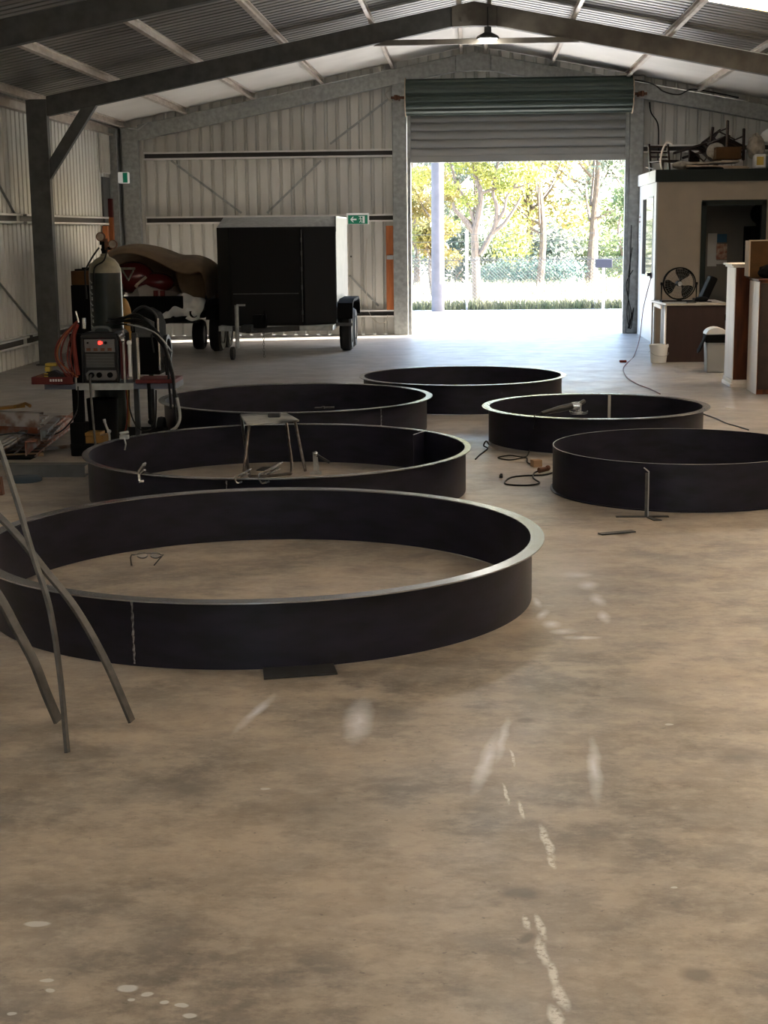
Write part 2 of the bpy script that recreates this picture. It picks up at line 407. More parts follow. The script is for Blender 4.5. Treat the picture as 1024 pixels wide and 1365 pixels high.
# roof sheets
# the last bay is lined with smooth white insulation foil instead of bare sheet
SKY = [(2.52, 5.9, 16.25, 17.42), (2.52, 5.9, 10.8, 12.0), (2.52, 5.9, 5.4, 6.6), (2.52, 5.9, 0, 1.2), (2.52, 5.9, -3.6, -2.4), (-5.7, -2.4, 0, 1.2), (-5.7, -2.4, 5.4, 6.6), (-5.7, -2.4, -3.6, -2.4)]  # left-slope panels are unseen, added as soft fill for the floor
mb = MB(); mb.fixn = False; sk = MB(); sk.fixn = False
prof = rib(.19, .028, .035, YF-.2, YE+.1)
for (y0,h0),(y1,h1) in zip(prof, prof[1:]):
    ym = (y0+y1)/2
    for xa, xb in ((XL-.15, -5.7), (-5.7, -2.4), (-2.4, RX), (RX, 2.52), (2.52, 5.9), (5.9, XR+.15)):
        q = [(xa,y0,roofz(xa,4.655)+h0),(xb,y0,roofz(xb,4.655)+h0),(xb,y1,roofz(xb,4.655)+h1),(xa,y1,roofz(xa,4.655)+h1)]
        isky = any(abs(xa-s[0]) < .01 and s[2] < ym < s[3] for s in SKY)
        (sk if isky else mb).add(q, [(0,1,2,3)])
struct(mb.build('ceiling', M['roofsheet']))
mb = MB()
for xa, xb in ((XL-.1, RX), (RX, XR+.1)):
    for k in range(8):
        ya = 20.72+k*.56; mb.add([(xa,ya,roofz(xa,4.650)),(xb,ya,roofz(xb,4.650)),(xb,ya+.559,roofz(xb,4.650)-.004*(k%2)),(xa,ya+.559,roofz(xa,4.650)-.004*(k%2))],[(0,1,2,3)])
struct(mb.build('ceiling_lining', M['foil']))
o = struct(sk.build('window_1', M['skyl'])); o['label'] = 'weathered translucent skylight sheets in the right roof slope, with unseen fill panels added in the left'

# portal frames: columns, rafters, knee braces, collar tie, apex plate
def frame(Y, md, mr, brace=True, tie=False, w=.13):
    t = thing('portal_frame', '', 'steel frame', (RX, Y, 0)); t['kind'] = 'structure'; del t['label']; del t['category']
    for s, X in ((-1, -5.60), (1, 5.70)):
        mb = MB(); mb.box((X-.135, Y-w/2, 0), (X+.135, Y+w/2, roofz(X, 4.53)-.01)); mb.box((X-.17, Y-w/2-.04, 0), (X+.17, Y+w/2+.04, .015))
        mb.build('column', md, t, .012)
        mm = md if s < 0 else mr  # left rafter darker, right one lighter: shade and light put into the colours
        mb = MB(); xa = X-s*.135; xb = RX-s*-.28*1
        xb = RX+s*.28
        pts = [(xa,Y-w/2,roofz(xa,4.28)),(xb,Y-w/2,roofz(xb,4.28)),(xb,Y-w/2,roofz(xb,4.53)),(xa,Y-w/2,roofz(xa,4.53))]
        mb.prism(pts, (0,w,0)); mb.build('rafter', mm, t, .01)
        if brace:
            mb = MB(); a = Vector((X-s*.13, Y, 2.50)); b = Vector((X-s*.72, Y, roofz(X-s*.72,4.28)+.05))
            mb.beam(a, b, w*.8, .13, (0,1,0)) if False else mb.prism([(a.x,Y-w*.4,a.z-.09),(b.x+.09*(-s),Y-w*.4,b.z),(b.x-.09*(-s),Y-w*.4,b.z),(a.x,Y-w*.4,a.z+.16)], (0,w*.8,0))
            mb.build('knee_brace', md, t, .006)
    mb = MB(); mb.prism([(RX-.28,Y-w/2-.005,4.225),(RX,Y-w/2-.005,4.235),(RX+.28,Y-w/2-.005,4.225),(RX+.28,Y-w/2-.005,4.475),(RX,Y-w/2-.005,4.53),(RX-.28,Y-w/2-.005,4.475)], (0,w+.01,0))
    for sx in (-.16,-.05,.08,.2):
        for z in (4.29,4.42): mb.cyl((RX+sx,Y-w/2-.02,z),(RX+sx,Y-w/2,z),.016,n=6)
    mb.build('apex_plate', M['galv'] if not tie else M['rustsoft'], t)
    if tie:
        mb = MB(); mb.prism([(-1.22,Y-w*.75,4.01),(1.38,Y-w*.75,4.01),(1.22,Y-w*.75,4.075),(-1.05,Y-w*.75,4.075)], (0,.07,0)); mb.build('collar_tie', M['rustsoft'], t)
    return t
frame(25.07, M['galv'], M['galv'], brace=False)
frame(19.7, M['primer'], M['rustsoft'], tie=True)
frame(14.33, M['primer'], M['rustsoft'], tie=True)
frame(8.96, M['primer'], M['rustsoft'], tie=True)
frame(3.6, M['primer'], M['rustsoft'], tie=True)
frame(-1.8, M['primer'], M['rustsoft'], tie=True)
# purlins: lipped channels along the shed on top of the rafters
def csec(mb, a, b, out, h=.12, w=.055, t=.006, up=Vector((0,0,1)), lip=.02):
    """C channel from a to b; web at the origin line, flanges pointing along out"""
    a, b, out = Vector(a), Vector(b), Vector(out)
    for o, p, q in ((Vector(), up*h, out*t), (Vector(), out*w, up*t), (up*(h-t), out*w, up*t), (out*(w-t), up*lip, out*t), (out*(w-t)+up*(h-lip), up*lip, out*t)):
        vs = [x+o+m for x in (a,b) for m in (Vector(), p, p+q, q)]
        mb.add(vs, [(0,1,2,3),(7,6,5,4),(0,4,5,1),(1,5,6,2),(2,6,7,3),(3,7,4,0)])
for x in (-5.72,-4.68,-3.56,-2.42,-1.27,-.16,.26,1.32,2.52,3.66,4.80,5.80):
    s = -1 if x < RX else 1
    mb = MB(); n = Vector((s*SL, 0, 1)).normalized(); t_ = Vector((s*-1, 0, SL)).normalized()
    csec(mb, (x, YF, roofz(x,4.534)), (x, YE-.02, roofz(x,4.534)), t_*.9, h=.112, up=n)
    struct(mb.build('roof_purlin', M['purlin']))
# wall girts
def girt(a, b, out, h=.13):
    out = Vector(out).normalized(); k = .092 if out.y > .5 else .09; a = Vector(a)+out*k; b = Vector(b)+out*k; out = -out
    mb = MB(); csec(mb, a, b, out, h=h, w=.10, t=.008, lip=.030); g_ = struct(mb.build('wall_girt', M['girt']))
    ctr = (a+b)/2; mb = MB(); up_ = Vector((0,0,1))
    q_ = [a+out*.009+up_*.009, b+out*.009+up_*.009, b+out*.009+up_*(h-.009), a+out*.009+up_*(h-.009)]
    mb.prism(q_, out*.002); mb.build('web_shade_strip', M['web_shade'], g_)  # dark strip painting the shade between the girt lips
for z in (2.905,1.86,.29): girt((-5.40,YE-.10,z),(-1.26,YE-.10,z),(0,1,0))
for z in (2.905,1.86): girt((2.76,YE-.10,z),(5.6,YE-.10,z),(0,.095,0))
for z in (1.855,.27):
    for ya, yb in ((YF,-1.9),(-1.7,3.5),(3.7,8.88),(9.05,14.25),(14.42,19.62),(19.79,24.35)):
        girt((XL+.10,ya,z),(XL+.10,yb,z),(-.095,0,0))
# strap bracing on the end wall and left wall
def strap(a, b, name='strap_brace', nn=(0,1,0)):
    mb = MB(); mb.beam(a, b, .006, .035, Vector(nn).cross(Vector(b)-Vector(a)).normalized() if False else (Vector(b)-Vector(a)).cross(Vector(nn)))
    d = Vector(b)-Vector(a)
    struct(mb.build(name, M['galv']))
Ys = YE-.012
for a, b in (((228,214),(322,284)),((356,284),(428,214)),((440,192),(518,132)),((466,367),(505,408))):
    strap(PY(*a,Ys), PY(*b,Ys))
strap((XL+.02,17.2,3.4),(XL+.02,19.55,1.98)); strap((XL+.02,17.2,1.8),(XL+.02,20.6,.3)) 
# eave beam left
mb = MB(); csec(mb, (XL+.02,YF,3.30),(XL+.02,YE-.1,3.30),(1,0,0),h=.14,w=.08); struct(mb.build('eave_beam', M['purlin']))
# thin roof-brace rods in the end bay
for a, b in (((-5.3,20,3.6),(-.4,25,4.58)),((5.4,20,3.6),(.5,25,4.58)),((-5.3,25,3.58),(-.4,20,4.58)),((5.4,25,3.58),(.5,20,4.58))):
    pass
# corner post and left-side door frame at the far end of the left wall
mb = MB(); mb.box((-5.93,24.93,0),(-5.80,25.18,3.42)); struct(mb.build('corner_post', M['galv'], None, .006))
mb = MB(); mb.box((-5.94,24.30,2.68),(-5.905,24.86,3.3)); struct(mb.build('trim_1', M['wallsheet']))
mb = MB()
for y in (24.36,24.46,24.56,24.66,24.76): mb.box((-5.93,y,2.69),(-5.89,y+.04,3.32))
struct(mb.build('trim_2', M['wallsheet']))
d = thing('door_1','','d',(-5.93,24.5,0)); d['kind']='structure'; del d['label']; del d['category']
mb = MB(); mb.box((-5.945,24.36,0.01),(-5.915,24.82,2.62)); mb.build('panel', M['primer'], d)
mb = MB(); mb.box((-5.93,24.24,0),(-5.85,24.34,1.84)); mb.build('jamb', M['timber'], d)
mb = MB(); mb.box((-5.93,24.64,0),(-5.85,24.73,1.98)); mb.build('jamb', M['timber'], d)
mb = MB(); mb.box((-5.931,24.638,1.98),(-5.849,24.732,2.28)); o = mb.build('jamb_top', M['red'], d); 

# small exit light by the corner post
t = thing('exit_light', 'small green and white exit light on the corner post, far left', 'exit sign', PY(165,237,24.86), 'exit signs')
p = PY(165,237,24.86)
mb = MB(); mb.box((p.x-.085,24.80,p.z-.09),(p.x+.085,24.93,p.z+.09)); mb.build('housing', M['signwhite'], t, .015)
mb = MB(); mb.box((p.x+.0,24.790,p.z-.08),(p.x+.075,24.801,p.z+.08)); mb.build('green_face', M['signgreen'], t)
del t['group']
t['label'] = 'small green and white exit light beside the far left corner of the shed'

# ---- roller door
XD0, XD1 = -1.03, 2.57
zc, rr_, yd = 3.81, .285, 24.77
t = thing('roller_door', 'green ribbed roller door rolled part way up above the bright yard opening', 'roller door', (.77, yd, 2.8)); 
mb = MB(); n = 42
prof = []
for i in range(n*2+1):
    a = 2*PI*i/(n*2); prof.append(rr_ - (.030,.004,0,0,.004,.026)[i%6])
vs = []; fs = []
for x in (XD0, XD1):
    for i in range(n*2): a = 2*PI*i/(n*2); vs.append((x, yd+prof[i]*math.cos(a), zc+prof[i]*math.sin(a)))
K = n*2
fs = [(i,(i+1)%K,(i+1)%K+K,i+K) for i in range(K)] + [tuple(range(K))[::-1], tuple(range(K,2*K))]
mb.add(vs, fs); mb.build('curtain_roll', M['doorgreen'], t)
mb = MB(); z = 2.80; zt = 3.80; y = YE-.14
pz = [z+.13]; 
seg = []
zz = z+.10
while zz < zt:
    seg += [(zz,.0),(zz+.03,-.010),(zz+.08,-.010),(zz+.108,.0),(zz+.112,.034),(zz+.131,.034)]; zz += .135
for (za,ha),(zb_,hb) in zip(seg, seg[1:]):
    ya = y+ha; yb = y+hb
    mb.add([(XD0+.03,ya,za),(XD1-.03,ya,za),(XD1-.03,yb,zb_),(XD0+.03,yb,zb_),(XD0+.03,ya+.01,za),(XD1-.03,ya+.01,za),(XD1-.03,yb+.01,zb_),(XD0+.03,yb+.01,zb_)],[(0,1,2,3),(7,6,5,4)])
mb.fixn = False
mb.build('hanging_curtain', M['doorgrey'], t)
mb = MB(); mb.box((XD0+.03,y-.012,z),(XD1-.03,y+.03,z+.10)); mb.build('bottom_rail', M['doorgrey'], t, .005)
for x in (XD0-.012, XD1-.002):
    mb = MB(); mb.lathe([(.0,0),(.305,0),(.305,.014),(0,.014)], (x,yd,zc), 40, axis='X'); mb.build('end_disc', M['cardpale'], t)
for s, x in ((-1, XD0),(1, XD1)):
    mb = MB(); mb.cyl((x,yd,zc),(x+s*.24,yd,zc),.022); mb.box((x+s*.10,yd-.05,zc-.03),(x+s*.13,25.0,zc+.03)); mb.cyl((x+s*.16,yd-.02,zc-.04),(x+s*.16,yd-.02,zc+.04),.03); mb.build('axle', M['rust'], t)
    mb = MB(); xx = XD0-.0 if s < 0 else XD1-.06
    mb.box((xx,YE-.19,0),(xx+.06,YE-.10,3.55)); mb.build('guide_track', M['galv'], t, .004)
for x0, x1 in ((-1.27,-1.035),(2.575,2.80)):
    mb = MB(); mb.box((x0,YE-.20,0),(x1,YE-.02,4.12)); struct(mb.build('door_post', M['galv'], None, .012))

# ---- lamp at the ridge
def lamp(Y, X=.22, Z=4.10, es=1, label=None):
    t = thing('high_bay_light', label, 'light', (X, Y, Z-.03), None)
    mb = MB(); mb.lathe([(0,.03),(.05,.03),(.13,-.01),(.145,-.035),(.135,-.05),(.12,-.045),(.11,-.01),(0,.0)], (X,Y,Z), 28); mb.cyl((X,Y,Z+.02),(X,Y,Z+.10),.045); mb.build('housing', M['primer'], t)
    mb = MB(); mb.lathe([(0,-.045),(.05,-.04),(.09,-.022),(.115,0),(.115,.02)], (X,Y,Z-.05), 28); mb.build('lens', M['lens'], t)
    mb = MB(); mb.tube([(X,Y,Z+.08),(X,Y,Z+.34)], .010); mb.build('hanger', M['blacksteel'], t)
    ld = bpy.data.lights.new('bulb','POINT'); ld.energy = 60*es; ld.color = (1,.94,.84); ld.shadow_soft_size = .10
    lo = bpy.data.objects.new('bulb', ld); col.objects.link(lo); lo.parent = t; lo.location = (0,0,-.22)
    return t
lamp(19.5, label='round lit lamp hanging at the ridge under the roof', es=.35)
LAMPS = [(14.1,.6),(8.8,.5),(3.2,.8)]
for (Y, e), w in zip(LAMPS, ('nearer the camera over the second row of rings','over the large ring in the middle of the shed','overhead just in front of the camera')):
    lamp(Y, es=e, label='round lit ridge lamp '+w)

# ------------------------------------------------------------------ rings
def ring(name, cx, cy, R, H, fl, label, seams=(), inner=(), flip=False, mtop=None, oval=None, parts=()):
    t = thing(name, label, 'steel ring', (cx, cy, 0))
    rw = R-fl; th = .006; n = 256
    z0 = .002
    if not flip: prof = [(rw-th,z0),(rw,z0),(rw,H-.006),(R,H-.006),(R,H),(rw-th,H),(rw-th,z0)]
    mb = MB()
    if flip:
        mb.lathe([(R-th,z0),(R,z0),(R,H),(R-th,H),(R-th,z0)], (cx,cy,0), n)
        mb.build('band', M['mill'], t)
        mb = MB(); mb.lathe([(R-.001,z0),(R+.014,z0),(R+.014,z0+.006),(R-.001,z0+.010)], (cx,cy,0), n); mb.build('base_lip', M['mill'], t)
        mb = MB(); mb.lathe([(R-th,H),(R,H),(R,H+.0012),(R-th,H+.0012),(R-th,H)], (cx,cy,0), n); o = mb.build('cut_rim', M['edge'], t)
    else:
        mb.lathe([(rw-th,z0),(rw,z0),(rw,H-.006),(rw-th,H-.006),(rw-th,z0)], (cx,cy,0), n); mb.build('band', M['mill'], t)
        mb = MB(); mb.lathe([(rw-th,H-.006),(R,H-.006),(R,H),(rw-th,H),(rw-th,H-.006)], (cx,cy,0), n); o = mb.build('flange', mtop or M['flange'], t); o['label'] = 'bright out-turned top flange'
    def seam(u, v, inside):
        # direction from camera through pixel (u,v) hitting the band at mid height
        rr = (R if flip else rw)
        d = ray(u, v); d2 = Vector((d.x, d.y)); q = -Vector((cx, cy))
        A = d2.dot(d2); B = 2*d2.dot(q); C_ = q.dot(q)-rr*rr; D = B*B-4*A*C_
        if D < 0: return
        tt = (-B+(math.sqrt(D) if inside else -math.sqrt(D)))/(2*A)
        x, y = d2.x*tt, d2.y*tt; k = (rr-th-.002)/rr if inside else (rr+.002)/rr
        X = cx+(x-cx)*k; Y = cy+(y-cy)*k
        mb = MB(); pts = [(X+.0015*math.sin(i*2.1), Y, .012+(H-.03)*i/24) for i in range(25)]
        mb.tube(pts, [.0042+.0014*math.sin(i*5.3) for i in range(25)], 6); mb.build('weld_seam', M['weld'], t)
    for u, v in seams: seam(u, v, False)
    for u, v in inner: seam(u, v, True)
    return t
rings = {}
rings[1] = ring('steel_ring', -.991, 6.931, 1.338, .288, .058, 'largest and nearest black steel ring with bright flange, black plate under its front edge', seams=[(178,845)])
rings[2] = ring('steel_ring', -1.283, 9.834, 1.287, .29, .035, 'black steel ring with the small metal stool standing inside it', seams=[(302,640)])
rings[3] = ring('steel_ring', -1.53, 13.029, 1.199, .285, .05, 'black steel ring behind the one with the stool, beside the welding trolley', seams=[(508,556)])
rings[4] = ring('steel_ring', -.08, 14.968, 1.034, .282, .045, 'farthest black steel ring, nearest the yard door')
rings[5] = ring('steel_ring', 1.02, 12.263, .925, .283, .055, 'right-hand black steel ring with the angle grinder lying on its rim')
rings[6] = ring('steel_ring', 1.385, 9.855, .839, .295, 0, 'black steel ring with a thin bare top edge, behind the upright T-shaped stand', flip=True)
# strap welded inside ring 5
t = rings[5]
c5 = PY(812,540,12.263+.86); mb = MB(); mb.box((c5.x-.012,c5.y-.035,.003),(c5.x+.012,c5.y-.025,.275)); o = mb.build('joint_strip', M['edge'], t); o['label'] = 'pale vertical joint strip'
# splice plate inside ring 2 at right
t = rings[2]
a = G(552,619); mb = MB(); a2 = Vector((-.42, 10.55, 0)); b2 = Vector((-.30, 10.62, 0))
pA = PY(551,584,10.45); mb.prism([(pA.x,10.45,.003),(pA.x+.005,10.45,.003),(pA.x+.085,10.68,.003),(pA.x+.08,10.68,.003)],(0,0,.285)); mb.build('splice_plate', M['mill'], t)
mb = MB(); mb.prism([(pA.x-.002,10.449,.288),(pA.x+.008,10.449,.288),(pA.x+.088,10.68,.288),(pA.x+.078,10.68,.288)],(0,0,.003)); mb.build('splice_plate_edge', M['edge'], t)

# dark plate on the floor before ring 1
p = [G(350,889),G(443,884),G(450,900),G(352,907)]
mb = MB(); mb.prism([(q.x,q.y,.002) for q in p[::-1]], (0,0,.007)); tag(mb.build('steel_plate', M['plate'], None), 'flat black steel plate on the floor at the front edge of the nearest ring', 'plate')
# safety glasses inside ring 1
t = thing('safety_glasses', 'clear safety glasses with black arms lying on the floor inside the nearest ring', 'glasses', G(198,745))
g = G(198,747)
for s in (-1,1):
    mb = MB(); mb.tube([(g.x+s*.075,g.y,.03),(g.x+s*.085,g.y-.02,.035),(g.x+s*.08,g.y-.07,.03),(g.x+s*.06,g.y-.14,.006)], .0035, 6)
    mb.build('temple_arm', M['blackplastic'], t)
mb = MB(); mb.tube([(g.x-.075,g.y,.03),(g.x-.04,g.y+.015,.035),(g.x,g.y+.018,.035),(g.x+.04,g.y+.015,.035),(g.x+.075,g.y,.03)], .002, 6); mb.build('brow_bar', M['blackplastic'], t)
mb = MB()
for s in (-1,1): mb.sphere((g.x+s*.036,g.y+.015,.024), .03, 1, .12, .62)
m = mat('clear_lens', (.9,.92,.95), .05, trans=.9); mb.build('lens', m, t)

# T shaped stand and strips at right
t = thing('marking_stand', 'upright flat bar on a cross strip in front of the bare-edged ring', 'stand', G(864,691))
g = G(864,690)
mb = MB(); zt = .30
mb.prism([(g.x-.003,g.y,.006),(g.x+.003,g.y,.006),(g.x+.003,g.y,zt-.02),(g.x-.028,g.y,zt+.005),(g.x-.032,g.y,zt),(g.x-.003,g.y,zt-.025)],(0,.004,0))
mb.build('bright_edge', M['edge'], t)
mb = MB(); mb.box((g.x-.020,g.y+.0045,.006),(g.x-.003,g.y+.009,zt-.03)); mb.build('upright_bar', M['bar'], t)
mb = MB(); mb.box((g.x-.19,g.y+.0,.0015),(g.x+.125,g.y+.035,.006),(0,0,.02)); mb.build('base_strip', M['plate'], t)
mb = MB(); mb.prism([(g.x-.01,g.y-.01,.0015),(g.x+.02,g.y-.11,.0015),(g.x+.07,g.y-.10,.0015),(g.x+.02,g.y-.0,.0015)],(0,0,.0045)); mb.build('base_foot', M['plate'], t)
a, b = G(800,713), G(845,709); mb = MB(); mb.beam((a.x,a.y,.005),(b.x,b.y,.005),.05,.006); tag(mb.build('steel_offcut', M['plate']), 'short flat dark steel strip lying on the floor near the upright stand', 'offcut')

# stool in ring 2
t = thing('metal_stool', 'low square steel-topped stool on bent tube legs inside a ring', 'stool', (-1.45,10.6,0))
zt = .372
def Q(u, v, z=zt): return G(u, v, z)
c4 = [Q(330,565),Q(400,560),Q(380,549),Q(319,552)]
mb = MB()
q = [Vector((x.x,x.y,0)) for x in c4]
# rounded corners
pts = []
for i in range(4):
    p0, p1, p2 = q[i-1], q[i], q[(i+1)%4]
    a = p1+(p0-p1).normalized()*.035; b = p1+(p2-p1).normalized()*.035
    for k in range(6):
        s = k/5; pts.append(a*(1-s)**2+p1*2*s*(1-s)+b*s*s)
mb.prism([(x.x,x.y,zt-.012) for x in pts], (0,0,.012)); mb.build('seat', M['stooltop'], t, .003)
def U(a, b, at, bt, spread):
    # a bent tube frame: top at,bt  feet a,b
    P = [at, at+(a-at)*.9, a+(b-a).normalized()*.04, b+(a-b).normalized()*.04, bt+(b-bt)*.9, bt]
    return P
fa, fb = G(324,632,.012), G(383,632,.012)
ta, tb = Q(333,563,.36), Q(393,560,.36)
ba, bb = Q(322,553,.36), Q(380,550,.36)
mb = MB(); mb.tube(smoothpath([ba, ba*.5+G(332,634,.012)*.5, G(332,633,.012)+Vector((0,0,.02)), G(338,635,.012), G(380,632,.012), G(389,626,.03), bb*.5+G(389,620,.05)*.5, bb],6), .011, 8)
mb.build('leg_frame', M['tube'], t)
ff, fg = G(325,630,.012), G(407,628,.012)
mb = MB(); mb.tube(smoothpath([ta, (ta+ff)/2, ff],5), .011); mb.build('leg', M['tube'], t)
mb = MB(); mb.tube(smoothpath([tb, (tb+fg)/2, fg],5), .011); mb.build('leg', M['tube'], t)
for ra, rb in ((ba,bb),(ta,tb)):
    mb = MB(); mb.tube([ra+Vector((0,0,-.004)),rb+Vector((0,0,-.004))], .009); mb.build('seat_rail', M['tube'], t)
g = Q(366,556,zt); mb = MB(); mb.box((g.x-.045,g.y-.03,zt),(g.x+.045,g.y+.05,zt+.032)); tag(mb.build('black_tape_block', M['blacksteel'], None, .006), 'small black steel block resting on the stool seat', 'block')
g = G(357,626); mb = MB(); mb.box((g.x-.065,g.y-.07,.001),(g.x+.055,g.y+.10,.006),(0,0,-.15)); tag(mb.build('small_plate', M['plate']), 'small dark square plate on the floor under the stool', 'plate')
# locking clamps gripping the rims
def clamp(u, v, z, ang, label, s=1.0, tilt=.35):
    g = G(u, v, z); t = thing('locking_clamp', label, 'clamp', g)
    R = Matrix.Translation(g)@Matrix.Rotation(ang,4,'Z')@Matrix.Rotation(-tilt,4,'Y')@Matrix.Scale(s,4)
    mb = MB(); mb.tube(smoothpath([(0,0,-.05),(-.035,0,-.045),(-.04,0,.0),(-.025,0,.025),(.01,0,.02)],5),.008,6); mb.box((-.012,-.012,-.058),(.02,.012,-.044)); mb.xf(R); mb.build('jaw', M['chrome'], t)
    mb = MB(); mb.beam((0,0,.02),(.14,0,.035),.016,.018); mb.beam((.02,0,.0),(.13,0,.0),.012,.012); mb.cyl((.14,0,.035),(.165,0,.037),.007); mb.xf(R); mb.build('handle', M['chrome'], t)
    return t
clamp(187,632,.31,-1.1,'silver locking clamp gripping the left rim of the ring with the stool', .9)
clamp(352,634,.305,.35,'silver locking clamp on the ring rim directly before the stool, longer of the two', .8)
clamp(318,637,.300,.3,'short silver clamp on the ring rim left of the stool legs', .55)
# G clamp / toggle stand right of the stool
g = G(422,634,.0); t = thing('bar_clamp', 'silver bar clamp with a dark handle standing right of the stool', 'clamp', (g.x,10.6,.0))
c = Vector((g.x, 10.5, 0))
mb = MB(); mb.beam((c.x-.015,c.y,.03),(c.x-.02,c.y,.16),.012,.02); mb.beam((c.x+.01,c.y,.01),(c.x-.005,c.y,.14),.012,.015); mb.box((c.x-.05,c.y-.02,.0),(c.x+.03,c.y+.02,.02)); mb.build('frame', M['galv'], t)
mb = MB(); mb.beam((c.x-.01,c.y,.145),(c.x+.09,c.y,.085),.014,.018); mb.build('handle', M['blacksteel'], t)
mb = MB(); mb.sphere((c.x-.008,c.y-.01,.15),.018,1,1,1); mb.build('pivot', M['chrome'], t)
# small clamp pair / bolt on ring 3 front rim
g = G(436,545,.288); mb = MB(); mb.beam(g+Vector((-.1,0,.006)),g+Vector((-.02,0,.008)),.03,.012); mb.beam(g+Vector((-.02,0,.008)),g+Vector((.06,.01,.010)),.02,.014); mb.cyl(g+Vector((-.03,0,.006)),g+Vector((-.03,0,.02)),.014,n=6)
tag(mb.build('spanner', M['blacksteel']), 'dark spanner lying on the front rim of the ring beside the trolley', 'spanner')
mb = MB(); p = G(166,585,.292); mb.box((p.x-.03,p.y-.02,.292),(p.x+.03,p.y+.02,.32)); mb.cyl((p.x-.03,p.y,.33),(p.x+.03,p.y,.34),.01); mb.tube([(p.x,p.y-.01,.31),(p.x+.02,p.y-.05,.26),(p.x+.01,p.y-.05,.22)],.006,6)
tag(mb.build('earth_clamp', M['galv']), 'earth clamp gripping the far left rim of the ring with the stool', 'clamp')

# angle grinder on ring 5
t = thing('angle_grinder', 'angle grinder with a metal gear head lying on the rim of the right-hand ring', 'grinder', PY(745,555,11.42))
A = PY(722,551,11.40); B = PY(764,541,11.55); Cc = PY(783,538,11.6)
mb = MB(); pts = [A, A*.6+B*.4, A*.3+B*.7, B]; mb.tube(smoothpath(pts,4), [.014+.012*min(1,i/6) for i in range(13)], 12); mb.build('body', M['blackplastic'], t)
mb = MB(); mb.cyl(B-Vector((.01,0,0)), B+Vector((.05,.0,.0)), .028, .032); mb.cyl(B+Vector((.045,0,.02)), B+Vector((.045,0,-.05)), .024); mb.build('gear_head', M['chrome'], t)
mb = MB(); mb.lathe([(0,0),(.062,0),(.066,.006),(.062,.010),(0,.010)], B+Vector((.045,0,-.062)), 24); mb.build('disc', M['galv'], t)
mb = MB(); mb.cyl(B+Vector((.05,.02,.01)), B+Vector((.09,.06,.03)), .016); mb.build('side_handle', M['blackplastic'], t)
mb = MB(); mb.lathe([(.045,0),(.068,0),(.07,.02),(.066,.02)], B+Vector((.045,0,-.060)), 20, PI*.9, 2.1*PI); mb.build('guard', M['chrome'], t)
cp = smoothpath([A, A+Vector((-.05,-.02,-.012)), G(713,558,.295)+Vector((0,-.02,.0)), G(711,575,.15)+Vector((0,-.02,0)), G(706,600,.01), G(700,609,.006), G(680,607,.006), G(664,610,.006), G(680,613,.006), G(701,610,.006), G(703,616,.006), G(709,619,.006)], 6)
mb = MB(); mb.tube(cp, .005, 6); mb.build('cord', M['hose'], t)
g = G(715,622); mb = MB(); mb.box((g.x-.035,g.y-.03,.001),(g.x+.035,g.y+.03,.052),(0,0,.4)); tag(mb.build('wood_block', M['woodblock'], None, .003), 'small square wooden block on the floor by the grinder cord', 'wood block')
g = G(724,630); t = thing('extension_plug', 'black extension plug with coiled cord on the floor beside the wooden block', 'plug', (g.x,g.y,0))
mb = MB(); mb.cyl((g.x-.03,g.y-.02,.02),(g.x+.03,g.y+.02,.024),.02,.016); mb.sphere((g.x+.035,g.y+.02,.03),.02); mb.build('plug_body', M['rust'], t)
mb = MB(); mb.tube(smoothpath([(g.x+.0,g.y,.02),G(713,630,.006),G(711,637,.006),G(719,644,.006),G(700,647,.006),G(674,645,.006),G(680,637,.006),G(700,634,.006),G(725,633,.006),G(740,629,.006),G(760,623,.006)],6),.006,6); mb.build('cord', M['hose'], t)
g = G(668,637); mb = MB(); mb.cyl((g.x-.012,g.y,.012),(g.x+.012,g.y,.012),.012,n=8); mb.box((g.x-.006,g.y-.006,.012),(g.x+.01,g.y+.006,.03)); tag(mb.build('small_fitting', M['blacksteel']), 'tiny black fitting alone on the floor left of the coiled cord', 'fitting')
g = G(649,600); mb = MB(); mb.tube(smoothpath([G(652,592,.006),G(648,588,.05),G(645,594,.02),G(650,598,.006),G(640,606,.006),G(634,612,.006)],6),.006,6); tag(mb.build('cable_end', M['hose']), 'short black cable end against the left of the grinder ring', 'cable')
g = G(930,552); mb = MB(); mb.tube(smoothpath([G(938,552,.006),G(955,558,.006),G(968,564,.006),G(982,568,.006),G(998,573,.006)],6),.006,6); tag(mb.build('floor_cable', M['hose']), 'black cable on the floor right of the grinder ring', 'cable')
g = G(974,544); mb = MB(); mb.box((g.x-.05,g.y-.02,.001),(g.x+.04,g.y+.02,.008)); tag(mb.build('pale_scrap', M['paper']), 'small pale scrap on the floor right of the rings', 'scrap')

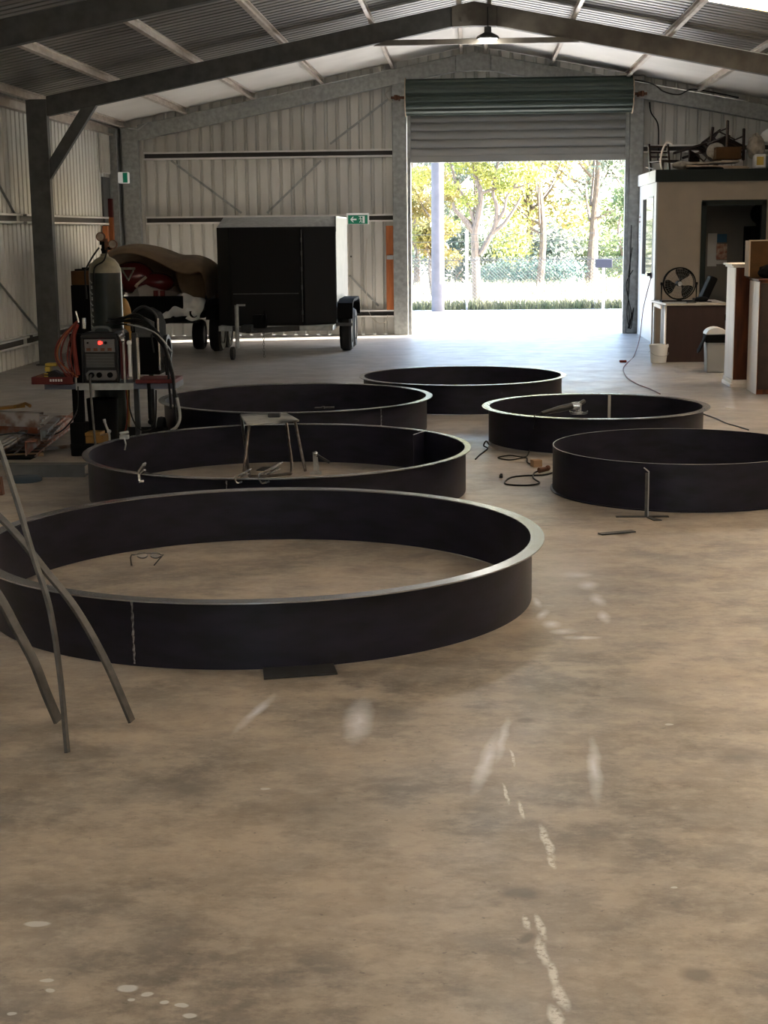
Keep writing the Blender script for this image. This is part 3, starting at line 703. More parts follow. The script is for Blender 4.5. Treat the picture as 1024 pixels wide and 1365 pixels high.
# bent flat bars leaning at the left, on a trestle outside the picture
def bar(name, pts, label, w=.030, th=.010, lean=0):
    P = smoothpath(pts, 10); mb = MB(); vs = []; n = len(P)
    for i, p in enumerate(P):
        d = (P[min(i+1,n-1)]-P[max(i-1,0)]).normalized()
        y = Vector((lean,1,.0)).normalized(); x = d.cross(y).normalized(); y = x.cross(d).normalized()
        vs += [p+x*th/2*a+y*w/2*b for a,b in ((-1,-1),(1,-1),(1,1),(-1,1))]
    fs = [(0,1,2,3), tuple(4*(n-1)+k for k in (3,2,1,0))]
    for i in range(n-1): fs += [(4*i+k, 4*i+(k+1)%4, 4*i+4+(k+1)%4, 4*i+4+k) for k in range(4)]
    mb.add(vs, fs); return tag(mb.build(name, M['bar'], None, .0015), label, 'steel bar', None)
def Z0(p): return Vector((p.x, p.y, .012))
bar('curved_steel_bar', [Z0(G(90,1008)), PY(80,900,4.72), PY(66,810,4.80), PY(44,740,4.88), PY(22,665,4.95), PY(0,597,5.02), PY(-28,520,5.1), (-1.93,5.25,1.40)], 'curved steel flat bar leaning steepest, its foot lowest of the three', .034, .011, .0)
bar('curved_steel_bar', [Z0(G(176,966)), PY(140,880,4.98), PY(100,810,4.98), PY(60,760,5.0), PY(30,722,5.02), PY(0,690,5.04), PY(-40,655,5.06), (-1.93,5.1,1.02)], 'curved steel flat bar with its foot farthest right of the three leaning bars', .034, .011, .35)
bar('curved_steel_bar', [Z0(G(78,966)), PY(62,925,4.97), PY(45,882,4.97), PY(20,835,4.98), PY(0,798,4.99), PY(-40,740,5.0), (-1.93,5.02,.80)], 'curved steel flat bar, shortest-looking of three, foot between the others at far left', .042, .013, .35)
t = thing('bar_rack', 'black steel rack just off the left edge that the curved bars lean on', 'rack', (-2.1,5.1,0))
for z in (.76,.98,1.36):
    mb = MB(); mb.beam((-1.96,4.6,z),(-1.96,5.6,z),.04,.04); mb.build('rail', M['blacksteel'], t)
for x, y in ((-1.98,4.65),(-1.98,5.55),(-2.5,4.65),(-2.5,5.55)):
    mb = MB(); mb.beam((-1.97,y,1.36),(x,y,.0),.04,.04, (0,1,0)); mb.build('leg', M['blacksteel'], t)

# ------------------------------------------------------------------ welding trolley
TY = 11.5
t = thing('welding_trolley', 'dark steel welding trolley with red trays, beside the rings', 'trolley', (-2.9,11.8,0))
mb = MB(); mb.box((-3.10,TY-.05,0.0),(-3.02,TY+.02,.95)); 
mb.build('post', M['black'], t, .004)
mb = MB(); mb.box((-3.12,TY-.09,0.0),(-3.0,TY+.05,.26)); mb.build('post_foot', M['black'], t, .01)
a = PY(175,520,12.0); 
for x, y in ((-2.60,TY+.0),(-3.05,12.35),(-2.66,12.35)):
    mb = MB(); mb.box((x-.02,y-.02,0.0),(x+.02,y+.02,.95)); mb.build('post', M['blacksteel'], t, .003)
mb = MB(); mb.box((-3.12,TY-.1,.05),(-2.55,12.42,.10)); mb.build('base_deck', M['black'], t, .005)
mb = MB(); mb.box((-3.30,TY-.10,.525),(-2.27,TY+.22,.57)); mb.build('shelf', M['bluegrey'], t, .004)
mb = MB(); mb.box((-3.05,TY-.11,.520),(-2.60,TY-.10,.572)); mb.build('shelf_front_plate', M['galv'], t)
mb = MB(); mb.box((-3.385,TY-.15,.57),(-3.06,TY+.20,.578)); mb.box((-3.385,TY-.15,.57),(-3.06,TY-.14,.625)); mb.box((-3.385,TY-.15,.57),(-3.375,TY+.20,.625)); mb.box((-3.385,TY+.19,.57),(-3.06,TY+.20,.625)); o = mb.build('tool_tray', M['red'], t, .002); o['label'] = 'red tool tray'
mb = MB(); mb.box((-2.58,TY-.12,.57),(-2.27,TY+.2,.60)); o = mb.build('tool_tray', M['red'], t, .003); o['label'] = 'red tool tray'
# label on the tray: small pale letters
mb = MB()
for k in range(5): 
    x = -3.24+k*.021; mb.box((x,TY-.1525,.592),(x+.014,TY-.150,.610)); 
mb.build('tray_lettering', M['paper'], t)
for k, wz in enumerate(((-3.06,12.4),(-2.62,12.4))):
    mb = MB(); mb.lathe([(.0,-.02),(.05,-.02),(.085,-.025),(.09,0),(.085,.025),(.05,.02),(0,.02)], (wz[0],wz[1]+.08,.09), 24, axis='X'); mb.build('wheel', M['rubber'], t)
# hooks & red fittings
mb = MB(); mb.tube([(-2.56,TY-.08,.60),(-2.56,TY-.08,.92)],.012); mb.build('upright_rod', M['chrome'], t)
mb = MB(); mb.tube([(-2.48,TY-.1,.57),(-2.48,TY-.1,.30),(-2.47,TY-.11,.28)],.014); mb.sphere((-2.475,TY-.11,.27),.022); mb.build('hook_rod', M['black'], t)
for x in (-3.05,-2.665): 
    mb = MB(); mb.tube([(x,TY-.10,.575),(x,TY-.10,.98)],.009); mb.build('retaining_rod', M['galv'], t)
# gas cylinder
p = PY(139,400,12.0); cx, cy = p.x+.005, 12.05
t = thing('gas_cylinder', 'tall dark green gas cylinder with cream shoulder standing on the trolley', 'gas cylinder', (cx,cy,.1))
R = .130
pr = [(0,.102),(R-.02,.102),(R,.12),(R,1.38),(R-.001,1.40)]
mb = MB(); mb.lathe(pr, (cx,cy,0), 48); mb.build('body', M['cylgreen'], t)
pr = [(R,1.40),(R-.004,1.43),(R-.02,1.47),(R-.05,1.505),(.035,1.53),(.03,1.55),(0,1.555)]
mb = MB(); mb.lathe(pr, (cx,cy,0), 48); o = mb.build('shoulder', M['cylcream'], t); o['label'] = 'cream cylinder shoulder'
mb = MB(); mb.cyl((cx,cy,1.54),(cx,cy,1.62),.02); mb.cyl((cx,cy,1.62),(cx,cy,1.65),.035,n=8); mb.cyl((cx-.02,cy,1.58),(cx+.07,cy-.02,1.60),.014); mb.build('valve', M['black'], t)
mb = MB()
for (gx,gz) in ((-.012,1.685),(.085,1.625)): mb.cyl((cx+gx,cy-.06,gz),(cx+gx,cy-.03,gz),.036)
mb.cyl((cx+.03,cy-.045,1.58),(cx+.03,cy-.045,1.67),.014); mb.tube([(cx-.012,cy-.045,1.685),(cx+.03,cy-.045,1.64),(cx+.085,cy-.045,1.625)],.008); mb.build('regulator', M['rust'], t)
for (gx,gz) in ((-.012,1.685),(.085,1.625)):
    mb = MB(); mb.cyl((cx+gx,cy-.0625,gz),(cx+gx,cy-.061,gz),.029); mb.build('gauge_face', M['rag'], t)
mb = MB(); mb.tube(smoothpath([(cx-.02,cy-.08,1.60),(cx-.07,cy-.1,1.53),(cx-.12,cy-.10,1.45),(cx-.14,cy-.10,1.40),(cx-.13,cy-.12,1.2)],6),.008,6); mb.tube(smoothpath([(cx+.04,cy-.05,1.60),(cx+.02,cy-.1,1.50),(cx-.05,cy-.14,1.44),(cx-.06,cy-.135,1.3)],6),.007,6); mb.build('hose', M['hose'], t)
# stencilled marks running up the cylinder
mb = MB()
for k in range(9):
    z = .96+k*.045; a0 = -PI/2-.75
    for j in range(3):
        a = a0+.09*j*(1 if k%2 else -1)*.5
        x = cx+(R+.0012)*math.cos(a-.05*j); y = cy+(R+.0012)*math.sin(a-.05*j)
        mb.box((x-.006,y-.002,z+.009*j),(x+.008,y+.001,z+.009*j+.006))
mb.build('stencil_text', M['galv'], t)
# lower fabric bin / dark box seen between the legs
mb = MB(); mb.lathe([(0,.10),(.11,.10),(.125,.42),(.115,.42),(.10,.11),(0,.11)], (-2.93,11.72,0), 24); tag(mb.build('black_bucket', M['black']), 'black bucket standing on the trolley base under the welder', 'bucket')
mb = MB(); mb.box((-3.02,11.42,.10),(-2.86,11.58,.16)); mb.box((-3.0,11.40,.16),(-2.88,11.56,.185)); tag(mb.build('yellow_tin', M['amber'], None, .004), 'yellow tin on the lower deck of the trolley', 'tin')
mb = MB(); q = [G(147,582,.2)]; g0 = Vector((-2.80,11.37,.1))
mb.tube(smoothpath([g0+Vector((0,0,.0)),g0+Vector((.0,0,.08)),g0+Vector((-.02,0,.14)),g0+Vector((-.03,0,.17))],5),.009,8); mb.sphere(g0+Vector((0,0,.10)),.016); mb.cyl(g0+Vector((-.03,0,.17)),g0+Vector((-.035,0,.195)),.011); tag(mb.build('gas_fitting', M['galv']), 'bright metal gas fitting hanging low behind the trolley leg', 'fitting')
# welder machine
def welder():
    t = thing('welding_machine', 'grey fronted welding machine with red lit display on the trolley', 'welder', (-2.85,TY,.572))
    x0, x1, z0, z1, yf = -2.995, -2.715, .575, .955, TY-.08
    mb = MB(); mb.box((x0,yf,z0),(x1,yf+.42,z1-.02)); mb.prism([(x0,yf,z1-.02),(x1,yf,z1-.02),(x1-.03,yf,z1+.01),(x0+.03,yf,z1+.01)],(0,.42,0)); mb.build('case', M['blackplastic'], t, .012)
    mb = MB(); mb.box((x0-.008,yf-.015,z0-.001),(x0+.012,yf+.02,z1-.02)); mb.box((x1-.012,yf-.015,z0-.001),(x1+.008,yf+.02,z1-.02)); mb.box((x0,yf-.015,z1-.04),(x1,yf+.02,z1)); mb.build('bezel', M['blackplastic'], t, .006)
    mb = MB(); mb.box((x0+.022,yf-.012,z1-.145),(x1-.022,yf+.004,z1-.045)); mb.build('control_panel', M['screen'], t, .004)
    mb = MB(); mb.cyl((x0+.145,yf-.018,z1-.072),(x0+.145,yf-.011,z1-.072),.014); mb.box((x0+.135,yf-.017,z1-.08),(x0+.165,yf-.0121,z1-.064)); mb.build('display', M['led'], t)
    mb = MB(); mb.cyl((x0+.19,yf-.024,z1-.072),(x0+.19,yf-.010,z1-.072),.012); mb.cyl((x0+.05,yf-.02,z1-.072),(x0+.05,yf-.010,z1-.072),.007); mb.build('knob', M['black'], t)
    mb = MB()
    for k in range(4): mb.box((x0+.038+k*.055,yf-.0145,z1-.135),(x0+.07+k*.055,yf-.0118,z1-.112))
    mb.build('setting_buttons', M['rust'], t)
    mb = MB()
    for k in range(9): mb.box((x0+.03,yf-.006,z1-.165-k*.012),(x1-.03,yf+.003,z1-.158-k*.012))
    mb.build('vent_slats', M['primer'], t)
    mb = MB(); mb.prism([(x0+.03,yf-.012,z0+.02),(x1-.03,yf-.012,z0+.02),(x1-.01,yf-.012,z0+.05),(x1-.02,yf-.012,z0+.095),(x0+.05,yf-.012,z0+.095),(x0+.02,yf-.012,z0+.07)],(0,.012,0)); mb.build('socket_panel', M['screen'], t, .004)
    for sx in (.07,.13,.215):
        mb = MB(); mb.cyl((x0+sx,yf-.028,z0+.06),(x0+sx,yf-.010,z0+.06),.021); mb.build('output_socket', M['black'], t)
    mb = MB(); mb.tube(smoothpath([(x0+.07,yf+.08,z1),(x0+.09,yf+.08,z1+.035),(x1-.09,yf+.08,z1+.035),(x1-.07,yf+.08,z1)],5),.014); mb.build('handle', M['primer'], t)
    mb = MB(); a = (x0+.07,yf-.03,z0+.06); b = PY(150,640,10.98)
    mb.tube(smoothpath([a,(x0+.075,yf-.09,z0+.02),(x0+.10,yf-.16,.35),(x0+.13,yf-.22,.05),(x0+.15,yf-.26,.012)],6),.009,8); mb.build('lead', M['bar'], t)
welder()
# second machine: wire feeder/helmet with hoses
t = thing('wire_feeder', 'black wire feeder box with round hood, right of the welding machine', 'welder', (-2.56,11.9,.6))
p0, p1 = -2.68,-2.46
mb = MB(); mb.prism([(p0,11.75,.602),(p1,11.75,.602),(p1-.0,11.75,1.0),(p1-.03,11.75,1.08),(-2.57,11.75,1.125),(p0+.03,11.75,1.08),(p0,11.75,1.0)],(0,.3,0)); mb.build('case', M['black'], t, .012)
mb = MB(); mb.prism([(p0+.035,11.735,.90),(p1-.035,11.735,.90),(p1-.03,11.735,1.02),(-2.57,11.735,1.06),(p0+.03,11.735,1.02)],(0,.015,0)); mb.build('hood_window', M['primer'], t, .004)
mb = MB(); mb.tube(smoothpath([(p0+.01,11.74,.95),(p0+.02,11.74,1.08),(-2.57,11.74,1.14),(p1-.02,11.74,1.08),(p1,11.74,.95)],6),.012); mb.build('hood_rim', M['blackplastic'], t)
mb = MB(); mb.lathe([(.10,-.015),(.13,-.015),(.13,.015),(.10,.015),(.10,-.015)], (p1+.03,11.9,.78), 28, axis='X'); mb.build('wire_spool', M['blacksteel'], t)
mb = MB(); mb.tube([(p1+.0,11.73,.64),(p1+.0,11.73,1.05)],.010); mb.build('edge_rail', M['chrome'], t)
# hoses arcing to the floor ring at right
t = thing('welding_leads', 'bundle of black welding hoses draped over the right end of the trolley', 'hoses', (-2.5,11.6,.1))
H0 = PY(158,428,11.6)
for k in range(6):
    dx = .012*k; dz = .018*math.sin(k*2)
    e = [(232,520),(238,560),(228,545),(205,470),(236,575),(222,500)][k]
    p1_ = PY(185+3*k,420+4*k,11.45+.02*k); p2 = PY(215+2*k,452+5*k,11.40+.02*k); p3 = PY(e[0]-2,e[1]-25,11.35+.02*k); p4 = PY(*e,11.35+.02*k)
    mb = MB(); mb.tube(smoothpath([H0+Vector((-.02*k,0,dz)),p1_,p2,p3,p4],7),.011-.0007*k,8); mb.build('hose', M['hose'], t)
mb = MB(); mb.tube(smoothpath([PY(236,530,11.36),PY(240,555,11.34),PY(236,568,11.33),PY(228,574,11.32)],5),.012); o = mb.build('torch_neck', M['galv'], t)
for (u1,v1,u2,v2,mm) in ((188,425,225,480,'hose'),(170,432,230,470,'galv')):
    mb = MB(); mb.tube(smoothpath([PY(u1,v1,11.45),PY((u1+u2)/2+6,(v1+v2)/2-8,11.38),PY(u2,v2,11.36)],6),.006); mb.build('control_cable', M[mm], t)
# small cylinders/brackets near (160-170,430-500)
t = thing('torch_holder', 'red and silver torch holder between the two machines', 'holder', (-2.64,11.5,.6))
mb = MB(); mb.box((-2.70,11.42,.60),(-2.655,11.5,.90)); mb.build('backplate', M['red'], t, .003)
mb = MB(); mb.cyl((-2.69,11.40,.93),(-2.66,11.40,.95),.025); mb.sphere((-2.67,11.40,.90),.018); mb.build('clip', M['chrome'], t)
mb = MB(); mb.cyl((-2.625,11.42,.62),(-2.625,11.42,.88),.012); mb.sphere((-2.625,11.42,.88),.02); mb.build('torch_body', M['whiteplastic'], t)
# red and orange cables on the left end
t = thing('jumper_cables', 'looped red cables hanging at the left of the welding machine', 'cables', (-3.12,11.45,.6))
top = PY(105,430,11.4)
for k in range(5):
    w_ = (-25,-18,-10,-6,-22)[k]
    mb = MB(); mb.tube(smoothpath([PY(103,428,11.4),PY(103+w_,455,11.38),PY(100+w_,480,11.38),PY(92+k*3,503,11.38)],7),.007,8); mb.build('cable', M['redplastic'] if k < 4 else M['orange'], t)
mb = MB(); mb.tube([PY(101,415,11.4),PY(105,430,11.4)],.006); mb.cyl(PY(112,424,11.4),PY(112,438,11.4),.014); mb.build('terminal', M['chrome'], t)
mb = MB(); mb.tube(smoothpath([PY(103,432,11.39),PY(98,450,11.38),PY(101,480,11.38),PY(104,500,11.38)],6),[.018]*19,8) ; mb.build('bundle_wrap', M['redplastic'], t)
# yellow battery charger
p = PY(72,500,11.5)
t = thing('battery_drill', 'yellow and black cordless tool lying in the left red tray', 'cordless tool', (p.x,11.5,.58))
mb = MB(); mb.box((p.x-.05,11.44,.70),(p.x+.04,11.52,.725)); mb.box((p.x-.055,11.44,.66),(p.x-.01,11.52,.70)); mb.build('yellow_housing', M['yellow'], t, .006)
mb = MB(); mb.prism([(p.x-.03,11.44,.58),(p.x+.10,11.44,.58),(p.x+.07,11.44,.64),(p.x+.02,11.44,.67),(p.x-.02,11.44,.66)],(0,.08,0)); mb.box((p.x-.045,11.44,.58),(p.x-.02,11.50,.66)); mb.build('black_base', M['blackplastic'], t, .006)
mb = MB()
for k in range(3): mb.box((p.x-.06+.0*k,11.435,.60+k*.02),(p.x-.03,11.445,.608+k*.02))
mb.build('stripe_marks', M['yellow'], t)
p2 = PY(55,500,11.5); mb = MB(); mb.box((p2.x-.02,11.42,.58),(p2.x+.03,11.5,.632)); tag(mb.build('small_red_box', M['rust'], None, .004), 'small dark red box at the left end of the tool tray', 'box')
# red floor lead from trolley to steel stack
mb = MB(); mb.tube(smoothpath([PY(104,515,11.38),PY(103,545,11.36),PY(92,565,11.3),G(75,578,.08),G(50,581,.12),G(25,577,.2),G(0,580,.2)],7),.006,6); tag(mb.build('hanging_lead', M['hose']), 'dark lead drooping from the trolley shelf to the stack of steel', 'cable')
mb = MB(); mb.tube(smoothpath([PY(172,520,11.6),PY(173,545,11.5),PY(182,568,11.45),PY(195,574,11.45),PY(207,562,11.45),PY(208,520,11.5)],7),.006,6); tag(mb.build('looped_lead', M['hose']), 'black lead looping below the right tray of the trolley', 'cable')
mb = MB(); mb.tube(smoothpath([PY(168,520,11.55),PY(170,545,11.5),PY(168,570,11.5),G(160,590,.1)],7),.006,6); tag(mb.build('red_lead', M['redplastic']), 'thin red lead hanging between the trolley legs', 'cable')

# ------------------------------------------------------------------ stack of steel sections at left
def channel(a, b, h, w, m, label, side=1):
    a, b = Vector(a), Vector(b); d = (b-a).normalized(); x = d.cross(Vector((0,0,1))).normalized()*side
    mb = MB(); csec(mb, a, b, x, h=h, w=w, t=.007); return tag(mb.build('steel_channel', M[m]), label, 'steel section')
sl = []
def P_(u, v, z): return G(u, v, z)
channel(P_(53,570,.24), Vector((-5.3,11.95,.24)), .115, .06, 'steelrust', 'weathered steel channel, topmost of the stack at left')
def chd(u0, v0, u1, v1, z, h, w, m, lab, side=1):
    a = G(u0,v0,z); b = G(u1,v1,z); channel(a, b, h, w, m, lab, side)
channel(P_(50,578,.16), Vector((-5.2,11.6,.16)), .075, .07, 'steelred', 'rusty steel channel lying crosswise under the topmost one of the stack')
chd(4,608,52,572,.012,.125,.09,'steelrust','pale weathered steel channel with its near end farthest left on the floor')
chd(34,609,76,572,.012,.12,.09,'steelred','pinkish rusty channel with its near end second from left on the floor')
chd(58,592,100,562,.012,.10,.06,'steelred','red oxide channel, rightmost piece of the steel stack near the trolley post')
chd(54,588,74,568,.115,.09,.06,'steelrust','short pale channel resting on the rusty ones at the right of the stack')
chd(-14,606,40,575,.14,.05,.05,'steelrust','weathered angle on top of the floor channels at the far left')
mb = MB(); mb.beam((-4.9,10.9,.012),(-3.35,11.45,.012),.07,.024); tag(mb.build('timber_bearer', M['woodblock']), 'timber bearer under the stack of steel sections', 'timber')
mb = MB(); mb.beam((-4.3,11.0,.012),(-3.05,12.05,.012),.06,.02); tag(mb.build('flat_bar', M['steelrust']), 'long rusty flat bar on the floor from the stack to the trolley', 'steel bar')
mb = MB(); mb.beam(G(-10,545,.37),G(30,541,.37),.08,.02); mb.tube([G(20,542,.38),G(34,538,.385),G(40,541,.38)],.014); tag(mb.build('scrap_strip', M['amber']), 'yellowish bent strip lying on top of the steel stack', 'scrap')
# plate on the floor before it and long flat beam
a, b = G(18,630), G(122,630)
mb = MB(); pa, pb = G(8,636), G(113,636); mb.prism([(pa.x,pa.y,0),(pb.x,pb.y,0),(pb.x,pb.y+.10,0),(pa.x,pa.y+.10,0)],(0,0,.012)); mb.prism([(pa.x,pa.y,.012),(pb.x,pb.y,.012),(pb.x,pb.y+.012,.012),(pa.x,pa.y+.012,.012)],(0,0,.070)); mb.prism([(pa.x,pa.y-.01,.082),(pb.x+.01,pb.y-.01,.082),(pb.x+.01,pb.y+.10,.082),(pa.x,pa.y+.10,.082)],(0,0,.009))
tag(mb.build('grey_steel_beam', M['primer']), 'long grey steel beam lying across the floor before the trolley', 'steel beam')
g = G(36,642); mb = MB(); mb.lathe([(0,.002),(.118,.002),(.12,.012),(.12,.024),(.11,.030),(0,.030)], (g.x-.02,g.y+.02,0), 40); tag(mb.build('blue_disc', M['blue']), 'flat blue disc on the floor before the grey beam, far left', 'disc')
a, b = G(8,607), G(55,606); mb = MB(); mb.box((a.x-.3,a.y-.25,.002),(b.x,a.y+.1,.02)); tag(mb.build('dark_board', M['black']), 'dark flat board on the floor in front of the steel stack', 'board')
mb = MB(); g = G(3,660); mb.beam((g.x-.02,g.y,0),(g.x-.03,g.y,.12),.06,.05,(0,1,0)); tag(mb.build('dark_block', M['rust']), 'dark brown block on the floor at the left picture edge', 'block')

# ------------------------------------------------------------------ dark cabinet with a cardboard box, left column
mb = MB(); mb.box((-5.44,20.3,0),(-4.85,20.9,1.03)); tag(mb.build('black_cabinet', M['black'], None, .01), 'low black cabinet behind the gas cylinder, right of the steel column', 'cabinet')
t = thing('cardboard_box', 'open cardboard box on the black cabinet by the left column', 'box', (-5.25,20.6,1.03))
mb = MB(); mb.box((-5.44,20.35,1.032),(-5.10,20.8,1.22)); mb.build('carton', M['card'], t, .003)
mb = MB(); mb.box((-5.40,20.40,1.222),(-5.18,20.6,1.245)); mb.box((-5.30,20.40,1.245),(-5.2,20.5,1.265)); mb.build('contents', M['black'], t)

# ------------------------------------------------------------------ box trailer
t = thing('box_trailer', 'tall enclosed black box trailer with silver side parked before the end wall', 'trailer', (-2.75,22.2,0))
zb, zt = .42, 1.80
xl, xr = -3.58, -1.90
yf, yb = 20.95, 23.35
xa, xb_ = -3.36, -2.36
# body (left side, back, top)
foot = [(xl,yf+.35),(xa,yf),(xb_+.02,yf),(xr,yf+.40),(xr,yb),(xl,yb)]
mb = MB(); mb.prism([(x,y,zb) for x,y in foot], (0,0,zt-zb-.02)); mb.build('body', M['blackpanel'], t, .006)
# raked top cap, grey
tp = [(xl,yf+.35),(xa,yf),(xb_+.02,yf),(xr,yf+.40),(xr,yb),(xl,yb)]
tq = [(xl,yf+1.0),(xa+.1,yf+.75),(xb_+.1,yf+.75),(xr,yf+.55),(xr,yb),(xl,yb)]
vs = [(x,y,zt-.02) for x,y in tp]+[(x,y,zt+.125) for x,y in tq]
mb = MB(); mb.add(vs, [(i,(i+1)%6,(i+1)%6+6,i+6) for i in range(6)]+[tuple(range(6,12)), tuple(range(6))[::-1]]); o = mb.build('roof_cap', M['galv'], t); o['label'] = 'grey raked roof cap'
mb = MB(); mb.box((xr,yf+.42,.72),(xr+.006,yb,zt+.10)); mb.box((xr-.002,yf+.40,zt-.09),(xr+.012,yf+.62,zt+.12)); o = mb.build('side_sheet', M['silver'], t); o['label'] = 'silver metal side sheet'
# doors on the front facets
mb = MB(); mb.box((xa+.03,yf-.014,zb+.03),(xb_-.01,yf-.001,zt-.05)); mb.build('front_door', M['blackpanel'], t, .004)
mb = MB(); mb.box((xa+.05,yf-.019,zb+.44),(xb_-.03,yf-.013,zb+.452)); mb.build('door_rail', M['primer'], t)
mb = MB(); mb.prism([(xb_+.05,yf+.0,zb+.02),(xr-.01,yf+.36,zb+.02),(xr-.01,yf+.36,zt-.12),(xb_+.05,yf+.0,zt-.1)],(.004,-.014,0)); mb.build('corner_door', M['blackpanel'], t)
mb = MB()
for z in (.6,.95,1.2,1.42,1.6): mb.cyl((xb_+.02,yf-.02,z-.03),(xb_+.02,yf-.02,z+.03),.012)
mb.tube([(xb_+.02,yf-.015,zb+.05),(xb_+.022,yf-.015,zt-.06)],.006); mb.build('hinge', M['primer'], t)
# chassis
mb = MB(); mb.box((xl+.05,yf-.02,zb-.07),(xr-.02,yb,zb)); mb.beam((-2.85,20.55,zb-.05),(-2.0,yf+.4,zb-.02),.05,.06); mb.build('chassis', M['galv'], t)
mb = MB(); mb.beam((-3.45,yf+.3,zb-.04),(-3.03,20.35,zb-.03),.06,.07); mb.beam((-2.1,yf+.3,zb-.04),(-3.03,20.35,zb-.03),.06,.07); mb.box((-3.1,20.2,zb-.03),(-2.96,20.5,zb+.05)); mb.build('drawbar', M['blacksteel'], t)
mb = MB(); mb.cyl((-3.17,20.3,.16),(-3.17,20.3,.74),.028); mb.beam((-3.17,20.3,.74),(-3.05,20.3,.74),.02,.025); mb.build('jockey_stem', M['galv'], t)
mb = MB(); mb.lathe([(0,-.025),(.07,-.03),(.09,-.02),(.09,.02),(.07,.03),(0,.025)], (-3.24,20.3,.09), 24, axis='X'); mb.build('jockey_wheel', M['rubber'], t)
mb = MB()
for k in range(9):
    c_ = Vector((-2.83,20.45,.36-k*.04)); R_ = Matrix.Rotation(k*PI/2,3,'Z')
    mb.tube([c_+R_@Vector((.012*math.cos(a),0,.022*math.sin(a))) for a in [2*PI*i/8 for i in range(8)]], .004, 5, closed=True)
mb.build('safety_chain', M['blacksteel'], t)
mb = MB(); mb.box((-2.97,20.4,.42),(-2.80,20.6,.60)); mb.tube([(-2.86,20.4,.55),(-2.80,20.38,.66),(-2.78,20.4,.45)],.015); mb.build('coupling', M['black'], t, .01)
def wheel(x, y, r=.30, w=.17):
    mb = MB(); mb.lathe([(r*.62,-w/2),(r*.9,-w/2),(r,-w*.3),(r,w*.3),(r*.9,w/2),(r*.62,w/2),(r*.62,-w/2)], (x,y,r), 40, axis='X'); wh = mb.build('wheel', M['rubber'], t)
    mb = MB(); mb.lathe([(0,-w*.1),(r*.2,-w*.1),(r*.3,w*.15),(r*.55,w*.2),(r*.63,w*.45),(r*.63,-w*.4),(0,-w*.3)], (x,y,r), 32, axis='X'); o = mb.build('rim', M['whiteplastic'], wh)
    for k in range(5):
        a = 2*PI*k/5
        mb = MB(); mb.cyl((x+w*.14,y+r*.22*math.cos(a),r+r*.22*math.sin(a)),(x+w*.24,y+r*.22*math.cos(a),r+r*.22*math.sin(a)),.014,n=6); 
for y in (21.85,22.55):
    wheel(-1.80,y,.29); wheel(-3.70,y,.29)
for s, x0_, x1_ in ((1,-1.90,-1.68),(-1,-3.80,-3.58)):
    mb = MB(); mb.prism([(x0_,21.45,.48),(x0_,21.52,.70),(x0_,21.75,.75),(x0_,22.7,.75),(x0_,22.92,.68),(x0_,22.98,.48),(x0_,22.94,.48),(x0_,22.88,.65),(x0_,22.7,.71),(x0_,21.75,.71),(x0_,21.56,.67),(x0_,21.5,.48)],(x1_-x0_,0,0)); mb.build('mudguard', M['black'], t)
mb = MB(); mb.box((-1.95,21.44,.38),(-1.68,21.47,.42)); mb.build('step_bracket', M['silver'], t)

# ------------------------------------------------------------------ second trailer with covered load
t = thing('flat_trailer', 'low dark flat trailer carrying the covered craft', 'trailer', (-4.6,22.2,0))
mb = MB(); mb.box((-5.35,21.6,.50),(-3.85,24.1,.60)); mb.box((-5.3,21.58,.60),(-4.15,21.62,.82)); mb.build('bed', M['black'], t, .006)
mb = MB(); mb.box((-4.22,21.9,.60),(-3.86,22.7,.80)); mb.build('mudguard', M['blacksteel'], t, .02)
mb = MB(); mb.beam((-5.0,21.6,.50),(-4.6,20.7,.46),.06,.07); mb.beam((-4.1,21.6,.50),(-4.6,20.7,.46),.06,.07); mb.build('drawbar', M['black'], t)
mb = MB(); mb.box((-4.6,21.7,.42),(-3.95,21.78,.46)); mb.build('axle', M['blacksteel'], t)
for x in (-4.04,-5.25):
    wheel(x,22.25,.22,.16)
mb = MB(); mb.box((-4.13,21.70,.52),(-3.86,21.76,.70)); o = mb.build('tail_light_board', M['primer'], t, .004)
# craft: white hull with maroon cowl
t = thing('jet_ski', 'white hulled craft with maroon cowling, half hidden under brown canvas', 'watercraft', (-4.7,22.3,.6))
mb = MB()
secs = []
for i in range(13):
    s = i/12; y = 21.75+1.9*s; w_ = .50*math.sin(min(1,.15+s*2.0)*PI/2); zt_ = .98-.08*s+.02*math.sin(s*5); zb_ = .615+.18*(1-s)**3
    ring_ = [(-4.72-w_,y,zb_+.13),(-4.72-w_*.8,y,zb_),(-4.72+w_*.8,y,zb_),(-4.72+w_*1.1,y,zb_+.13),(-4.72+w_*.7,y,zt_-.04),(-4.72,y,zt_),(-4.72-w_*.8,y,zt_-.04)]
    secs += ring_
n = 7; fs = [tuple(range(7))[::-1], tuple(range(84,91))]
for i in range(12): fs += [(i*n+k, i*n+(k+1)%n, (i+1)*n+(k+1)%n, (i+1)*n+k) for k in range(n)]
mb.add(secs, fs, True); mb.build('hull', M['hull'], t)
mb = MB(); mb.sphere((-4.95,22.0,1.08), .28, 1.15, .9, .85); mb.sphere((-4.62,22.0,1.0), .26, 1.1,.9,.6); mb.build('cowling', M['maroon'], t)
mb = MB(); mb.tube(smoothpath([PY(160,358,21.75),PY(180,358,21.72)],3),.018); mb.tube([PY(163,360,21.74),PY(170,372,21.70)],.012); mb.tube([PY(178,360,21.74),PY(171,374,21.70)],.012); mb.build('handlebar', M['rag'], t)
mb = MB(); a_, b_ = PY(182,380,21.68), PY(195,369,21.68); mb.beam(a_, b_, .03,.035); mb.cyl(a_-Vector((.02,0,0)),a_+Vector((.01,0,-.03)),.02); mb.build('strut', M['cardpale'], t)
mb = MB()
